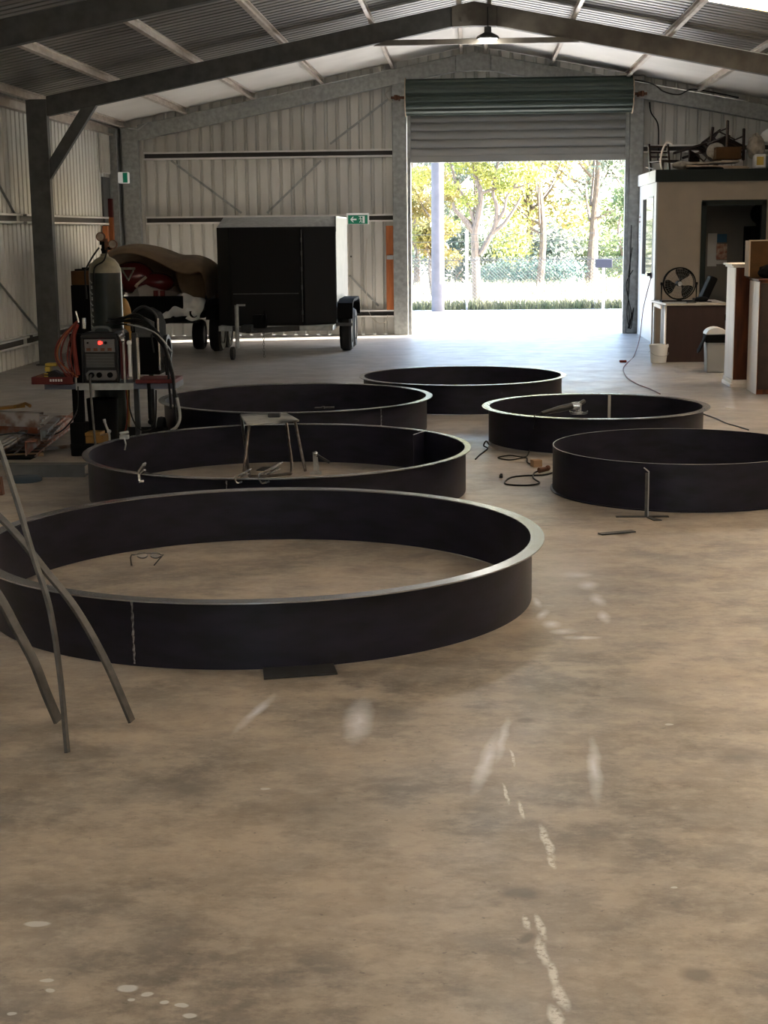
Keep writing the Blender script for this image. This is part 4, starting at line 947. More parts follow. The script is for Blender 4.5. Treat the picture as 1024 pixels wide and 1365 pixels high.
for k in range(2): 
    p = PY(208+k*9,391,21.62); mb.box((p.x-.035,21.60,p.z-.04),(p.x+.03,21.64,p.z+.04))
mb.build('hull_decal', M['red'], t)
# brown canvas cover
def sheet(name, rows, m, label, cat, th=.012, sub=1):
    """rows: lists of points -> a draped sheet"""
    mb = MB(); n = len(rows[0]); vs = [p for r in rows for p in r]
    fs = [(i*n+k, i*n+k+1, (i+1)*n+k+1, (i+1)*n+k) for i in range(len(rows)-1) for k in range(n-1)]
    mb.add(vs, fs, True); o = mb.build(name, m); 
    sd = o.modifiers.new('sub','SUBSURF'); sd.levels = 2; sd.render_levels = 2
    so = o.modifiers.new('thick','SOLIDIFY'); so.thickness = th; return tag(o, label, cat)
top = [(118,352),(135,340),(150,331),(172,328),(196,331),(215,338),(232,345),(250,343),(268,348),(277,358),(279,378),(280,398)]
front = [(118,362),(135,350),(150,338),(172,335),(196,341),(212,349),(228,358),(244,365),(258,364),(268,358),(273,374),(277,399)]
rows = []
rows.append([PY(u,v,21.55)+Vector((0,0,-.01)) for u,v in front])
rows.append([PY((u+a)/2,(v+b)/2-1,21.62)+Vector((0,0,.01*math.sin(i*2))) for i,((u,v),(a,b)) in enumerate(zip(front,top))])
rows.append([PY(u,v,21.75) for u,v in top])
rows.append([PY(u,v,21.75)+Vector((-.0,.5,.05)) for u,v in top])
rows.append([PY(u,v,21.75)+Vector((0,1.1,.02+.02*math.sin(i*3))) for i,(u,v) in enumerate(top)])
rows.append([PY(u,v,21.75)+Vector((0,1.7,-.15)) for u,v in top])
rows.append([Vector((q.x,q.y+1.75,max(.95,q.z-.45))) for q in [PY(u,v,21.75) for u,v in top]])
rows.append([Vector((q.x,q.y+1.78,.62)) for q in [PY(u,v,21.75) for u,v in top]])
sheet('canvas_cover', rows, M['canvas'], 'brown canvas cover draped over the craft on the flat trailer', 'tarp')
# inner fold hanging at right
r1 = [PY(u,v,21.9) for u,v in ((232,356),(246,368),(262,364),(272,362))]
r2 = [PY(u,v,21.95)+Vector((0,.04*math.sin(i*2),0)) for i,(u,v) in enumerate(((236,374),(250,384),(264,382),(273,380)))]
r3 = [PY(u,v,21.9) for u,v in ((242,392),(254,398),(266,400),(276,400))]
sheet('canvas_fold', [r1,r2,r3], M['canvas'], 'hanging brown fold of canvas at the right end of the covered craft', 'tarp')
# crumpled white plastic
rr2 = random.Random(3); rows = []
for j in range(7):
    row = []
    for i in range(11):
        u = 222+i*5.2 - j*1.5; v = 395+j*5.0 + (6 if i < 3 else 0)
        p = PY(u, v-4*math.sin(i*.5), 21.7-.03*j); row.append(p+Vector((rr2.uniform(-.02,.02), rr2.uniform(-.09,.09), rr2.uniform(-.03,.03))))
    rows.append(row)
sheet('plastic_sheet', rows, M['sheetwhite'], 'crumpled white plastic sheet hanging off the flat trailer', 'plastic sheet', .004)
mb = MB(); mb.sphere((PY(165,430,21.0).x,21.2,.95-.12),.16,.5,.6,1.5); 
p = PY(166,425,13.2); mb = MB(); mb.sphere((p.x,13.2,.93),.10,.7,.5,2.2); mb.box((p.x-.02,13.15,.0),(p.x+.02,13.2,.9)); 
o = tag(mb.build('leather_apron', M['amber']), 'yellow brown leather apron hung on a stand behind the gas cylinder', 'apron')

# ------------------------------------------------------------------ exit sign on the end wall
c = PY(477,291.5,YE-.14)
t = thing('exit_sign', 'green exit sign with white arrow and running figure on the end wall', 'exit sign', (c.x,c.y,c.z-.09))
w2_, h2_ = .185, .092
mb = MB(); mb.box((c.x-w2_,c.y-.0,c.z-h2_),(c.x+w2_,c.y+.045,c.z+h2_)); mb.build('frame', M['signwhite'], t, .006)
mb = MB(); mb.box((c.x-w2_+.025,c.y-.004,c.z-h2_+.005),(c.x+w2_-.022,c.y+.001,c.z+h2_-.034)); mb.build('green_panel', M['signgreen'], t)
zc_ = c.z-.012; ax = c.x-.07
mb = MB(); yy = c.y-.007
mb.prism([(ax-.055,yy,zc_),(ax-.012,yy,zc_+.045),(ax+.006,yy,zc_+.045),(ax-.022,yy,zc_+.012),(ax+.05,yy,zc_+.012),(ax+.05,yy,zc_-.012),(ax-.022,yy,zc_-.012),(ax+.006,yy,zc_-.045),(ax-.012,yy,zc_-.045)],(0,.004,0)); mb.build('arrow', M['signwhite'], t)
mx_ = c.x+.055
mb = MB(); mb.box((mx_+.025,yy,zc_-.06),(mx_+.06,yy+.003,zc_+.055)); mb.box((mx_-.04,yy,zc_+.045),(mx_+.03,yy+.003,zc_+.055)); mb.build('doorway_symbol', M['signwhite'], t)
mb = MB()
mb.cyl((mx_-.012,yy,zc_+.034),(mx_-.012,yy+.003,zc_+.034),.010,n=12)
for a,b in (((mx_-.012,zc_+.02),(mx_-.002,zc_-.015)),((mx_-.012,zc_+.018),(mx_-.035,zc_+.005)),((mx_-.008,zc_+.015),(mx_+.018,zc_+.004)),((mx_-.002,zc_-.015),(mx_-.028,zc_-.05)),((mx_-.002,zc_-.015),(mx_+.012,zc_-.055))):
    mb.beam((a[0],yy+.0015,a[1]),(b[0],yy+.0015,b[1]),.003,.010,(0,1,0) if False else (1,0,.3))
mb.build('running_figure', M['signwhite'], t)
# orange timber board with outlet
a_, b_ = PY(514.5,301,YE-.10), PY(527,413,YE-.10)
t = thing('timber_board', 'tall orange timber board fixed beside the roller door post', 'board', (a_.x+.07,YE-.1,b_.z))
mb = MB(); mb.box((a_.x,YE-.115,b_.z),(a_.x+.145,YE-.09,a_.z)); mb.build('plank', M['timber'], t, .003)
p = PY(520,343,YE-.13); mb = MB(); mb.box((p.x-.055,YE-.145,p.z-.035),(p.x+.055,YE-.115,p.z+.035)); tag(mb.build('power_outlet', M['white'], None, .006), 'white power outlet on the orange timber board', 'outlet')
mb = MB(); mb.tube(smoothpath([PY(489,318,YE-.03),PY(488,350,YE-.03),PY(489,400,YE-.03),PY(494,420,YE-.04),PY(504,430,YE-.1),PY(514,429,YE-.12),PY(517,420,YE-.12)],7),.008,6); tag(mb.build('cream_flex', M['beige']), 'thin cream cord hanging in a loop on the end wall', 'cord')
mb = MB(); p = PY(468,342,YE-.04); mb.box((p.x-.01,YE-.05,p.z-.015),(p.x+.01,YE-.0,p.z+.015)); tag(mb.build('wall_bracket', M['blacksteel']), 'small dark bracket on the end wall right of the box trailer', 'bracket')
# white bent strip near the left of the end rafter
mb = MB(); mb.tube([PY(171,171,24.9),PY(184,173,24.9),PY(198,162,24.9)],.012,6); tag(mb.build('bent_strip', M['white']), 'white bent strip poking out beside the far left rafter end', 'strip')
# cables on right rafter
mb = MB(); mb.tube(smoothpath([PY(838,105,24.9),PY(870,112,24.9),PY(885,122,24.9),PY(905,126,24.9),PY(922,119,24.9),PY(945,122,24.9),PY(985,130,24.9)],6),.010,6); tag(mb.build('rafter_cable', M['hose']), 'black cable sagging along the right end rafter', 'cable')
mb = MB(); mb.tube(smoothpath([PY(866,136,25.05),PY(868,150,25.1),PY(877,165,25.15),PY(878,190,25.15),PY(877,215,25.1)],6),.011,6); tag(mb.build('wall_cable', M['hose']), 'black cable hanging down the end wall above the office', 'cable')
mb = MB(); mb.tube(smoothpath([PY(519,120,25.0),PY(514,125,25.0),PY(518,132,25.0),PY(524,136,25.0)],6),.012,6); tag(mb.build('cord_loop', M['beige']), 'short pale cord loop at the left top of the roller door', 'cord')
for k in range(3):
    mb = MB(); mb.tube(smoothpath([PY(842+k,300+30*k,YE-.22),PY(839-k*2,380,YE-.22),PY(836+k*3,420,YE-.24),PY(841-k*2,438,YE-.25),PY(845,410,YE-.22)],6),.007,6); tag(mb.build('tangled_cable', M['hose']), 'dark cables tangled down the right roller door post', 'cable', 'cables down the right door post')
mb = MB(); mb.tube(smoothpath([G(846,425,.9) if False else PY(869,366,22.8),PY(858,410,22.4),PY(853,450,21.5),G(845,475,.008),G(836,484,.008),G(831,492,.008),G(836,503,.008),G(850,512,.008),G(868,519,.008),G(880,525,.008)],8),.006,6)
tag(mb.build('extension_lead', M['redplastic']), 'thin red and white extension cord from the office outlet across the floor', 'cord')
g = G(830,483); mb = MB(); mb.box((g.x-.04,g.y-.03,.001),(g.x+.05,g.y+.03,.03)); tag(mb.build('red_cord_joiner', M['redplastic'], None, .006), 'small red cord joiner on the floor before the office', 'cord joiner')

# ------------------------------------------------------------------ office cabin
OX, OY, OZ = 2.745, 22.64, 2.545
dx0, dx1, dz = 3.40, 4.22, 2.08
t = thing('office_cabin', 'small cream panelled office with dark green roof edge in the back right corner', 'office', (4.2,OY,0)); t['kind'] = 'structure'; del t['label']; del t['category']
wy0, wy1, wz0, wz1 = PX(871,300,OX).y, PX(857,300,OX).y, .96, 2.18
wt = .06
mb = MB()
mb.box((OX,OY,0),(OX+wt,wy0,2.37)); mb.box((OX,wy1,0),(OX+wt,YE-.25,2.37)); mb.box((OX,wy0,0),(OX+wt,wy1,wz0)); mb.box((OX,wy0,wz1),(OX+wt,wy1,2.37))
o = mb.build('side_wall', M['white'], t); o['label'] = 'white side wall facing the yard door'
mb = MB()
mb.box((OX+.002,OY-.002,0),(dx0,OY+wt,2.37)); mb.box((dx0,OY-.002,dz),(5.9,OY+wt,2.37)); mb.box((dx1+.1,OY-.002,0),(5.9,OY+wt,dz))
mb.build('front_wall', M['cream'], t)
mb = MB(); mb.box((OX-.012,OY-.012,0),(OX+.012,OY+.012,2.37)); mb.build('corner_trim', M['doorgrey'], t)
mb = MB(); mb.box((OX-.03,OY-.03,2.37),(5.92,OY+.02,OZ)); mb.build('fascia', M['green'], t)
mb = MB(); mb.box((OX-.03,OY+.02,2.37),(OX+.02,YE-.2,OZ)); o = mb.build('fascia_side', M['white'], t)
mb = MB(); mb.box((OX+.02,OY+.02,2.38),(5.92,YE-.2,2.42)); mb.build('roof_deck', M['interior'], t)
# dark green door frame
mb = MB(); mb.box((dx0-.005,OY-.03,0),(dx0+.07,OY+.08,dz)); mb.box((dx0,OY-.03,dz-.06),(dx1+.12,OY+.08,dz+.02)); mb.box((dx1+.05,OY-.03,0),(dx1+.12,OY+.08,dz)); mb.build('door_frame', M['green'], t, .004)
mb = MB(); mb.box((dx0+.0,24.2,0),(5.9,24.26,2.37)); mb.box((3.36,22.72,0),(3.40,24.2,2.37)); mb.build('inner_wall', M['interior'], t)
mb = MB(); mb.box((OX+.02,OY+.02,.001),(5.9,YE-.2,.02)); mb.build('office_floor', M['interior'], t)
# window
w = thing('window_2','','w',(OX,wy0,wz0)); w['kind']='structure'; del w['label']; del w['category']
wm = (wy0+wy1)/2+.05
mb = MB(); mb.box((OX+.035,wm,wz0),(OX+.041,wy1,wz1)); mb.build('pane', M['glassdark'], w)
mb = MB(); mb.box((OX+.02,wy0+.02,wz0),(OX+.026,wm,wz1),(0,0,math.radians(6))); mb.build('tilted_pane', M['glassdark'], w)  # tilt added so this pane mirrors the bright yard
mb = MB()
for a,b in (((wy0,wz0),(wy0+.04,wz1)),((wy1-.04,wz0),(wy1,wz1)),((wy0,wz0),(wy1,wz0+.03)),((wy0,wz1-.03),(wy1,wz1)),(((wy0+wy1)/2+.05,wz0),((wy0+wy1)/2+.1,wz1))): mb.box((OX-.008,a[0],a[1]),(OX+.03,b[0],b[1]))
mb.build('frame', M['doorgrey'], w)
# signs on side wall
for (v0,v1,m_,lab) in ((286,302,'red','small red and white notice on the white office side wall'),(304,324,'paper','long white notice with grey print below the red notice on the office')):
    a_, b_ = PX(852,v0,OX), PX(848.5,v1,OX)
    s = thing('wall_notice', lab, 'notice', (OX-.006,(a_.y+b_.y)/2,b_.z))
    mb = MB(); mb.box((OX-.006,24.65,b_.z),(OX-.001,24.95,a_.z)); mb.build('sheet', M['white'], s)
    mb = MB()
    for k in range(4 if m_=='paper' else 2):
        z = a_.z-.03-(a_.z-b_.z-.04)*k/(4 if m_=='paper' else 2); mb.box((OX-.008,24.70,z-.025),(OX-.0055,24.9,z))
    mb.build('printed_marks', M['red'] if m_=='red' else M['galv'], s)
p = PX(869,366,OX); mb = MB(); mb.box((OX-.03,p.y-.04,p.z-.05),(OX-.001,p.y+.04,p.z+.03)); mb.cyl((OX-.07,p.y,p.z+.0),(OX-.03,p.y,p.z),.025); tag(mb.build('wall_socket', M['blackplastic']), 'black plug in the wall socket at the office corner', 'socket')
mb = MB(); p = PX(849,358,OX); mb.box((OX-.012,p.y-.03,p.z-.05),(OX-.001,p.y+.03,p.z+.05)); tag(mb.build('light_switch', M['galv']), 'small grey switch on the white office side wall near the door post', 'switch')
# things inside the office
def pap(u0,v0,u1,v1,m_,lab,nm='wall_paper_notice',Y=24.19):
    a_, b_ = PY(u0,v0,Y), PY(u1,v1,Y); mb = MB(); mb.box((a_.x,Y-.006,b_.z),(b_.x,Y,a_.z)); return tag(mb.build(nm, M[m_]), lab, 'notice')
pap(944,311,955,355,'paper','white printed sheet pinned inside the office, left of the posters','pinned_sheet')
pap(955,325,969,346,'paperred','red and cream poster on the office inner wall','poster')
pap(956,312,969,323,'paperblue','small blue poster on the office inner wall, above the red one','poster')
pap(955,347,969,352,'paper','low strip of white paper under the red poster','pinned_sheet')
mb = MB(); a_, b_ = PY(998,300,23.6), PY(1024,420,23.6); mb.box((a_.x,23.4,.02),(a_.x+.6,24.0,1.72)); tag(mb.build('dark_locker', M['black'], None, .01), 'dark locker inside the office doorway', 'locker')
mb = MB(); p = PY(1013,288,23.6); mb.sphere((p.x+.05,23.65,1.90),.17,1.1,1,.98); mb.box((p.x-.03,23.6,1.72),(p.x+.1,23.7,1.8)); tag(mb.build('dark_bag', M['black']), 'round black bag on top of the office locker', 'bag')
# ---- things on the office roof
zr = OZ
def chair_proto():
    t = thing('wooden_chair', '', 'chair', (0,0,0))
    L_ = .42; 
    for i,(x,y) in enumerate(((-.18,-.18),(.18,-.18),(-.18,.18),(.18,.18))):
        back = y > 0; mb = MB(); mb.beam((x,y,0),(x,y+(.10 if back else 0),.86 if back else .42),.035,.035,(0,1,0)); mb.build('leg', M['darkwood'], t)
    mb = MB(); mb.box((-.21,-.21,.41),(.21,.2,.45)); mb.build('seat', M['darkwood'], t, .01)
    mb = MB()
    for z in (.55,.66,.80): mb.beam((-.18,.18+.1*(z/.86),z),(.18,.18+.1*(z/.86),z),.02,.045,(0,0,1))
    mb.build('backrest', M['darkwood'], t)
    mb = MB()
    for a,b in (((-.18,-.18,.2),(-.18,.19,.2)),((.18,-.18,.2),(.18,.19,.2)),((-.18,0,.2),(.18,0,.2))): mb.beam(a,b,.02,.02)
    mb.build('stretcher', M['darkwood'], t)
    return t
ch = chair_proto()
places = [((2.95,23.3,zr-.12),(0,0,.4),'dark wooden chair standing at the left corner of the office roof'),
          ((3.20,23.9,zr+.1),(1.5,.2,1.0),'dark wooden chair lying on its back behind the left chair on the office roof'),
          ((3.86,23.3,zr+.62),(PI-.25,.35,.5),'upturned dark wooden chair with legs in the air on the office roof pile'),
          ((3.55,23.6,zr+.22),(1.2,.8,2.2),'dark wooden chair lying sideways in the middle of the office roof pile')]
for i,(loc,rot,lab) in enumerate(places):
    c_ = ch if i == 0 else copy_tree(ch)
    c_.location = loc; c_.rotation_euler = rot; c_['label'] = lab
    if i in (0,1): c_.scale = (.9,.9,.62)
    if i == 3: c_.scale = (.8,.8,.8)
# boards, rag pile, boxes, bags
mb = MB(); mb.box((3.15,22.75,zr+.03),(4.05,23.4,zr+.055),(0,.03,.05)); mb.box((3.2,22.8,zr+.0),(4.1,23.5,zr+.028)); tag(mb.build('flattened_carton', M['cardpale']), 'stack of flattened pale cartons near the front of the office roof', 'cardboard')
mb = MB(); mb.box((3.1,22.72,zr+.085),(3.95,23.3,zr+.115),(0,-.03,-.04)); tag(mb.build('timber_board_sheet', M['rag']), 'dusty board laid over the flattened cartons on the office roof', 'board')
a_, b_ = PY(955,196,22.8), PY(988,212,22.8); mb = MB(); mb.box((a_.x,22.78,b_.z+.0),(b_.x,23.1,a_.z)); tag(mb.build('cardboard_carton', M['card'], None, .004), 'closed brown carton in the middle of the office roof pile', 'box')
rr3 = random.Random(5)
def lumpy(name, c, r, s, m_, lab, cat, amp=.18):
    mb = MB(); mb.sphere((0,0,0), r, 1,1,1, 20)
    mb.v = [p*(1+rr3.uniform(-amp,amp)) for p in mb.v]
    mb.v = [Vector((p.x*s[0]+c[0], p.y*s[1]+c[1], p.z*s[2]+c[2])) for p in mb.v]
    o = mb.build(name, m_); sd = o.modifiers.new('sub','SUBSURF'); sd.levels = 1; sd.render_levels = 2
    return tag(o, lab, cat)
lumpy('rag_bundle', (3.66,23.1,zr+.28), .13, (1.1,1,.9), M['rag'], 'brown bundle of rags left of the closed carton', 'rags')
lumpy('folded_cloth', (3.13,22.85,zr+.07), .13, (1.2,1,.5), M['rag'], 'crumpled cloth hanging at the left end of the board on the office roof', 'cloth')
lumpy('dark_cloth', (3.45,22.8,zr+.02), .12, (2.5,1,.22), M['black'], 'dark cloth along the front edge of the office roof', 'cloth')
lumpy('white_bag', (4.20,22.9,zr+.32), .15, (.9,1,1.2), M['rag'], 'pale plastic bag at the right of the office roof pile', 'bag')
lumpy('white_bag', (4.46,22.95,zr+.47), .16, (1.2,1,.8), M['paper'], 'white plastic bag highest on the right of the office roof pile', 'bag')
for k,(x,cm,lab) in enumerate(((4.24,'yellow','white printed sack with a yellow label on the office roof'),(4.44,'red','white printed sack with a red mark, right of the yellow-labelled sack'))):
    s = thing('printed_sack', lab, 'sack', (x,22.8,zr))
    mb = MB(); mb.box((x-.085,22.70,zr+.0),(x+.085,22.9,zr+.21)); mb.build('sack', M['paper'], s, .03)
    mb = MB(); mb.box((x-.055,22.694,zr+.05),(x+.045,22.70,zr+.17) if k == 0 else (x+.0,22.70,zr+.12)); mb.build('printed_label', M[cm], s)
mb = MB(); mb.tube(smoothpath([(2.82,22.75,zr),(2.80,22.78,zr+.15),(2.84,22.8,zr+.32),(2.90,22.8,zr+.40),(2.98,22.8,zr+.36)],6),.014,8); tag(mb.build('bent_cane', M['woodpale']), 'pale bent cane arching at the left of the office roof', 'cane')
mb = MB(); mb.tube(smoothpath([(2.60,22.9,zr+.05),(2.68,22.85,zr+.03),(2.75,22.8,zr+.0)],4),.010,6); tag(mb.build('white_cord_end', M['white']), 'white cord end over the left edge of the office roof', 'cord')

# ------------------------------------------------------------------ desk, fan, office chair, bucket, bin
t = thing('office_desk', 'brown laminate desk with pale top before the office wall', 'desk', (2.85,20.0,0))
y0, y1 = 19.5, 20.45; x0, x1 = 2.50, 3.28
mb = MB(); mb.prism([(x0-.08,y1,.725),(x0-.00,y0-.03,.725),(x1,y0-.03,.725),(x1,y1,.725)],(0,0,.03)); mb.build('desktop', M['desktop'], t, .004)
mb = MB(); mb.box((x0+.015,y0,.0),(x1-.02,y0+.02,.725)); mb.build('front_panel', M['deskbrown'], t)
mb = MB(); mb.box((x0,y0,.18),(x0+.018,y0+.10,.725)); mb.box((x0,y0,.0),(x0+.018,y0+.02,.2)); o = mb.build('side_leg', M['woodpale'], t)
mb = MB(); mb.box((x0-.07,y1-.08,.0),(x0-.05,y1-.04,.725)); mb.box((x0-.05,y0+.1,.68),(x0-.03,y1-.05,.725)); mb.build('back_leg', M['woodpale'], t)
mb = MB(); mb.box((x0+.05,y0+.3,.02),(x1-.05,y1-.1,.70)); mb.build('drawer_unit', M['deskbrown'], t)
# fan
fc = Vector((2.72,19.95,.0)); p = PY(905.5,378,19.9); fc = Vector((p.x,19.9,p.z)); RF = .205
t = thing('floor_fan', 'black round metal fan standing on the desk', 'fan', (fc.x,19.9,.755))
mb = MB(); mb.tube([fc+Vector((RF*math.cos(a),-.05,RF*math.sin(a))) for a in [2*PI*i/40 for i in range(40)]],.009,8,closed=True); mb.tube([fc+Vector((RF*.98*math.cos(a),.07,RF*.98*math.sin(a))) for a in [2*PI*i/40 for i in range(40)]],.006,8,closed=True); mb.build('cage_ring', M['black'], t)
mb = MB()
for k in range(36):
    a = 2*PI*k/36; d_ = Vector((math.cos(a),0,math.sin(a))); mb.tube([fc+d_*.045+Vector((0,-.085,0)), fc+d_*RF*.6+Vector((0,-.085,0)), fc+d_*RF+Vector((0,-.05,0))],.0016,4)
for r_ in (.07,.12,.165): mb.tube([fc+Vector((r_*math.cos(a),-.087,r_*math.sin(a))) for a in [2*PI*i/32 for i in range(32)]],.0016,4,closed=True)
mb.build('grille', M['primer'], t)
for k in range(3):
    a = PI/2-.25+2*PI*k/3; mb = MB(); n_ = 12; vs = []
    for i in range(n_+1):
        s = i/n_; r_ = .035+.158*s; w_ = .45+1.05*math.sin(s*PI*.75)*.85
        for j,jj in enumerate((-.5,0,.5)):
            aa = a+w_*jj*.9; vs.append(fc+Vector((r_*math.cos(aa), -.03+.04*jj, r_*math.sin(aa))))
    mb.add(vs, [(3*i+j,3*i+j+1,3*i+j+4,3*i+j+3) for i in range(n_) for j in range(2)], True); mb.build('blade', M['black'], t)
mb = MB(); mb.cyl(fc+Vector((0,-.07,0)),fc+Vector((0,.10,0)),.036); mb.build('motor', M['black'], t)
mb = MB(); mb.cyl(fc+Vector((0,-.092,0)),fc+Vector((0,-.086,0)),.03); mb.build('hub_badge', M['galv'], t)
mb = MB(); zz = .766
mb.tube([(fc.x-RF-.02,fc.y,fc.z+.0),(fc.x-RF-.02,fc.y,zz),(fc.x+RF+.02,fc.y,zz),(fc.x+RF+.02,fc.y,fc.z)],.011,8); mb.tube([(fc.x-RF-.02,fc.y-.12,zz),(fc.x-RF-.02,fc.y+.12,zz)],.011); mb.tube([(fc.x+RF+.02,fc.y-.12,zz),(fc.x+RF+.02,fc.y+.12,zz)],.011)
for s_ in (-1,1): mb.cyl((fc.x+s_*(RF+.035),fc.y,fc.z),(fc.x+s_*(RF),fc.y,fc.z),.018)
mb.build('stand', M['black'], t)
g = PY(922,404,19.6); mb = MB(); mb.box((g.x-.07,19.53,.757),(g.x+.05,19.6,.772)); mb.cyl((g.x+.02,19.56,.772),(g.x+.02,19.56,.82),.015); tag(mb.build('stapler', M['blacksteel']), 'small dark stapler on the desk before the fan', 'stapler')
g = PY(932,398,19.75); mb = MB(); mb.sphere((g.x+.04,19.8,.79),.075,1.2,1,.5); mb.box((g.x+.0,19.72,.757),(g.x+.16,19.85,.765)); tag(mb.build('black_beanie', M['black']), 'dark rounded cap lying on the right of the desk', 'cap')
t = thing('office_chair', 'black office chair with tilted backrest behind the desk', 'chair', (3.22,20.9,0))
mb = MB(); a_, b_ = PY(934,396,20.9), PY(951,369,20.9); mb.beam((a_.x,20.9,a_.z-.1),(b_.x,20.9,b_.z),.3,.10,(1,0,0)) ; mb.build('backrest', M['black'], t, .02)
mb = MB(); mb.box((3.0,20.62,.46),(3.5,21.12,.54)); mb.build('seat', M['black'], t, .03)
mb = MB(); mb.cyl((3.25,20.87,.06),(3.25,20.87,.46),.03)
for k in range(5): mb.beam((3.25,20.87,.08),(3.25+.28*math.cos(k*2*PI/5),20.87+.28*math.sin(k*2*PI/5),.05),.04,.03)
for k in range(5): mb.sphere((3.25+.28*math.cos(k*2*PI/5),20.87+.28*math.sin(k*2*PI/5),.03),.03)
mb.build('base', M['black'], t)
g = G(876,484); t = thing('white_bucket', 'small white plastic bucket on the floor left of the desk', 'bucket', (g.x,g.y+.1,0))
mb = MB(); c_ = (2.42,19.45,0); mb.lathe([(0,.002),(.098,.002),(.118,.20),(.126,.20),(.126,.235),(.118,.235),(.112,.20),(.094,.01),(0,.01)], c_, 32); mb.build('tub', M['whiteplastic'], t)
mb = MB(); mb.tube([(c_[0]+.124*math.cos(a),c_[1]+.124*math.sin(a),.18-.09*abs(math.sin(a/1.0-.3))**.5) for a in [-PI*i/16 for i in range(17)]],.003,5); mb.build('handle', M['galv'], t)
# pedal bin
t = thing('pedal_bin', 'grey swing-top bin with a black bag, before the desk', 'bin', (2.91,18.08,0))
mb = MB(); x0, x1, y0, y1 = 2.80,3.03,17.98,18.22
mb.add([(x0+.015,y0+.015,.002),(x1-.015,y0+.015,.002),(x1-.015,y1-.015,.002),(x0+.015,y1-.015,.002),(x0,y0,.40),(x1,y0,.40),(x1,y1,.40),(x0,y1,.40)],[(0,3,2,1),(4,5,6,7),(0,1,5,4),(1,2,6,5),(2,3,7,6),(3,0,4,7)]); mb.build('body', M['doorgrey'], t, .012)
mb = MB(); n_ = 10; vs = []
for i in range(n_+1):
    a = PI*i/n_; vs.append(((x0+x1)/2-(x1-x0+.02)/2*math.cos(a), .455+.085*math.sin(a)))
mb.prism([(vx,y0-.01,vz) for vx,vz in vs],(0,y1-y0+.02,0)); mb.build('lid', M['whiteplastic'], t, .008)
mb = MB(); mb.box((x0-.008,y0-.008,.36),(x1+.008,y1+.008,.455)); mb.build('bag_collar', M['black'], t, .006)
r1 = [Vector((x0-.01,y0-.01+.06*k,.44)) for k in range(4)]; r2 = [Vector((x0-.04,y0-.02+.06*k+.01*(k%2),.36)) for k in range(4)]; r3 = [Vector((x0-.07-.02*(k%2),y0-.01+.05*k,.27)) for k in range(4)]; r4 = [Vector((x0-.10,y0+.03*k,.24)) for k in range(4)]
mb = MB(); mb.add(r1+r2+r3+r4, [(4*i+k,4*i+k+1,4*i+k+5,4*i+k+4) for i in range(3) for k in range(3)], True); o = mb.build('bag_flap', M['black'], t)
so = o.modifiers.new('thick','SOLIDIFY'); so.thickness = .006
# tall cabinets at the right
t = thing('wooden_sideboard', 'tall brown timber cabinet with door-lit side coloured pale and moulded top, left of two', 'cabinet', (3.1,16.6,0))
x0, x1, y0, y1, z1 = 2.83, 3.55, 16.3, 16.82, 1.30
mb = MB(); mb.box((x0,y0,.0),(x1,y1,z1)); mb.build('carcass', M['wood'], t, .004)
mb = MB(); mb.box((x0-.008,y0+.005,.09),(x0,y1,z1)); o = mb.build('lit_side_panel', M['woodpale'], t); o['label'] = 'cabinet side with the door light put into its pale colour'  # light from the yard door painted onto this side
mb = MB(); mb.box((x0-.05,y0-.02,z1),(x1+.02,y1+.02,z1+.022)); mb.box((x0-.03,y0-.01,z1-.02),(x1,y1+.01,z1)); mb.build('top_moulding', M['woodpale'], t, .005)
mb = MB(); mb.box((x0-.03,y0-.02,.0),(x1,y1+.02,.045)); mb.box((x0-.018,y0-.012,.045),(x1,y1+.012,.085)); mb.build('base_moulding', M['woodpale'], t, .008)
t = thing('dark_cupboard', 'tall dark brown cupboard at the right picture edge in front of the paler cabinet', 'cabinet', (3.3,15.8,0))
x0, x1, y0, y1, z1 = 2.955, 3.6, 15.62, 16.15, 1.16
mb = MB(); mb.box((x0,y0,.0),(x1,y1,z1)); mb.build('carcass', M['wood'], t, .004)
mb = MB(); mb.box((x0-.006,y0+.004,.0),(x0,y1,z1-.01)); o = mb.build('lit_side_panel', M['woodpale'], t)  # door-lit side again brightened by colour
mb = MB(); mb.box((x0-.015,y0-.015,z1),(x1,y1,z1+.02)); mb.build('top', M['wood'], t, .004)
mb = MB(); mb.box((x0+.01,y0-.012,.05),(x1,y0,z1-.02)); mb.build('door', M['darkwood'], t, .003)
t = thing('open_carton', 'large brown carton with its lit side coloured pale on the dark cupboard', 'box', (3.2,16.0,1.18))
p = PY(997,322,16.0); mb = MB(); mb.box((p.x+.012,15.92,1.182),(3.5,16.12,1.56)); mb.build('carton', M['card'], t, .003)
mb = MB(); mb.box((p.x-.0,15.9,1.20),(p.x+.014,16.13,1.565)); mb.box((p.x,15.91,1.56),(3.4,15.93,1.572)); mb.build('lit_carton_side', M['cardpale'], t)  # lit left face of the carton, its light put into paler card
lumpy('black_bag', (3.08,15.80,1.25), .08, (1.5,1,.9), M['black'], 'black bag on the dark cupboard before the carton', 'bag')
mb = MB(); mb.box((3.06,15.68,1.182),(3.2,15.74,1.26)); tag(mb.build('pale_packet', M['rag'], None, .02), 'pale packet tucked in front of the black bag', 'packet')
g = G(968,456,.55) if False else None

# ------------------------------------------------------------------ outside
mb = MB(); mb.box((-90,YE+.03,-.16),(90,34.0,-.02)); struct(mb.build('yard_ground', M['gravel']))
mb = MB(); mb.box((-90,34.0,-.16),(90,150,-.03)); struct(mb.build('field_ground', M['field']))
mb = MB(); mb.box((-90,-60,-.2),(90,YE+.02,-.16)); struct(mb.build('site_ground', M['gravel']))
YF2 = 33.3
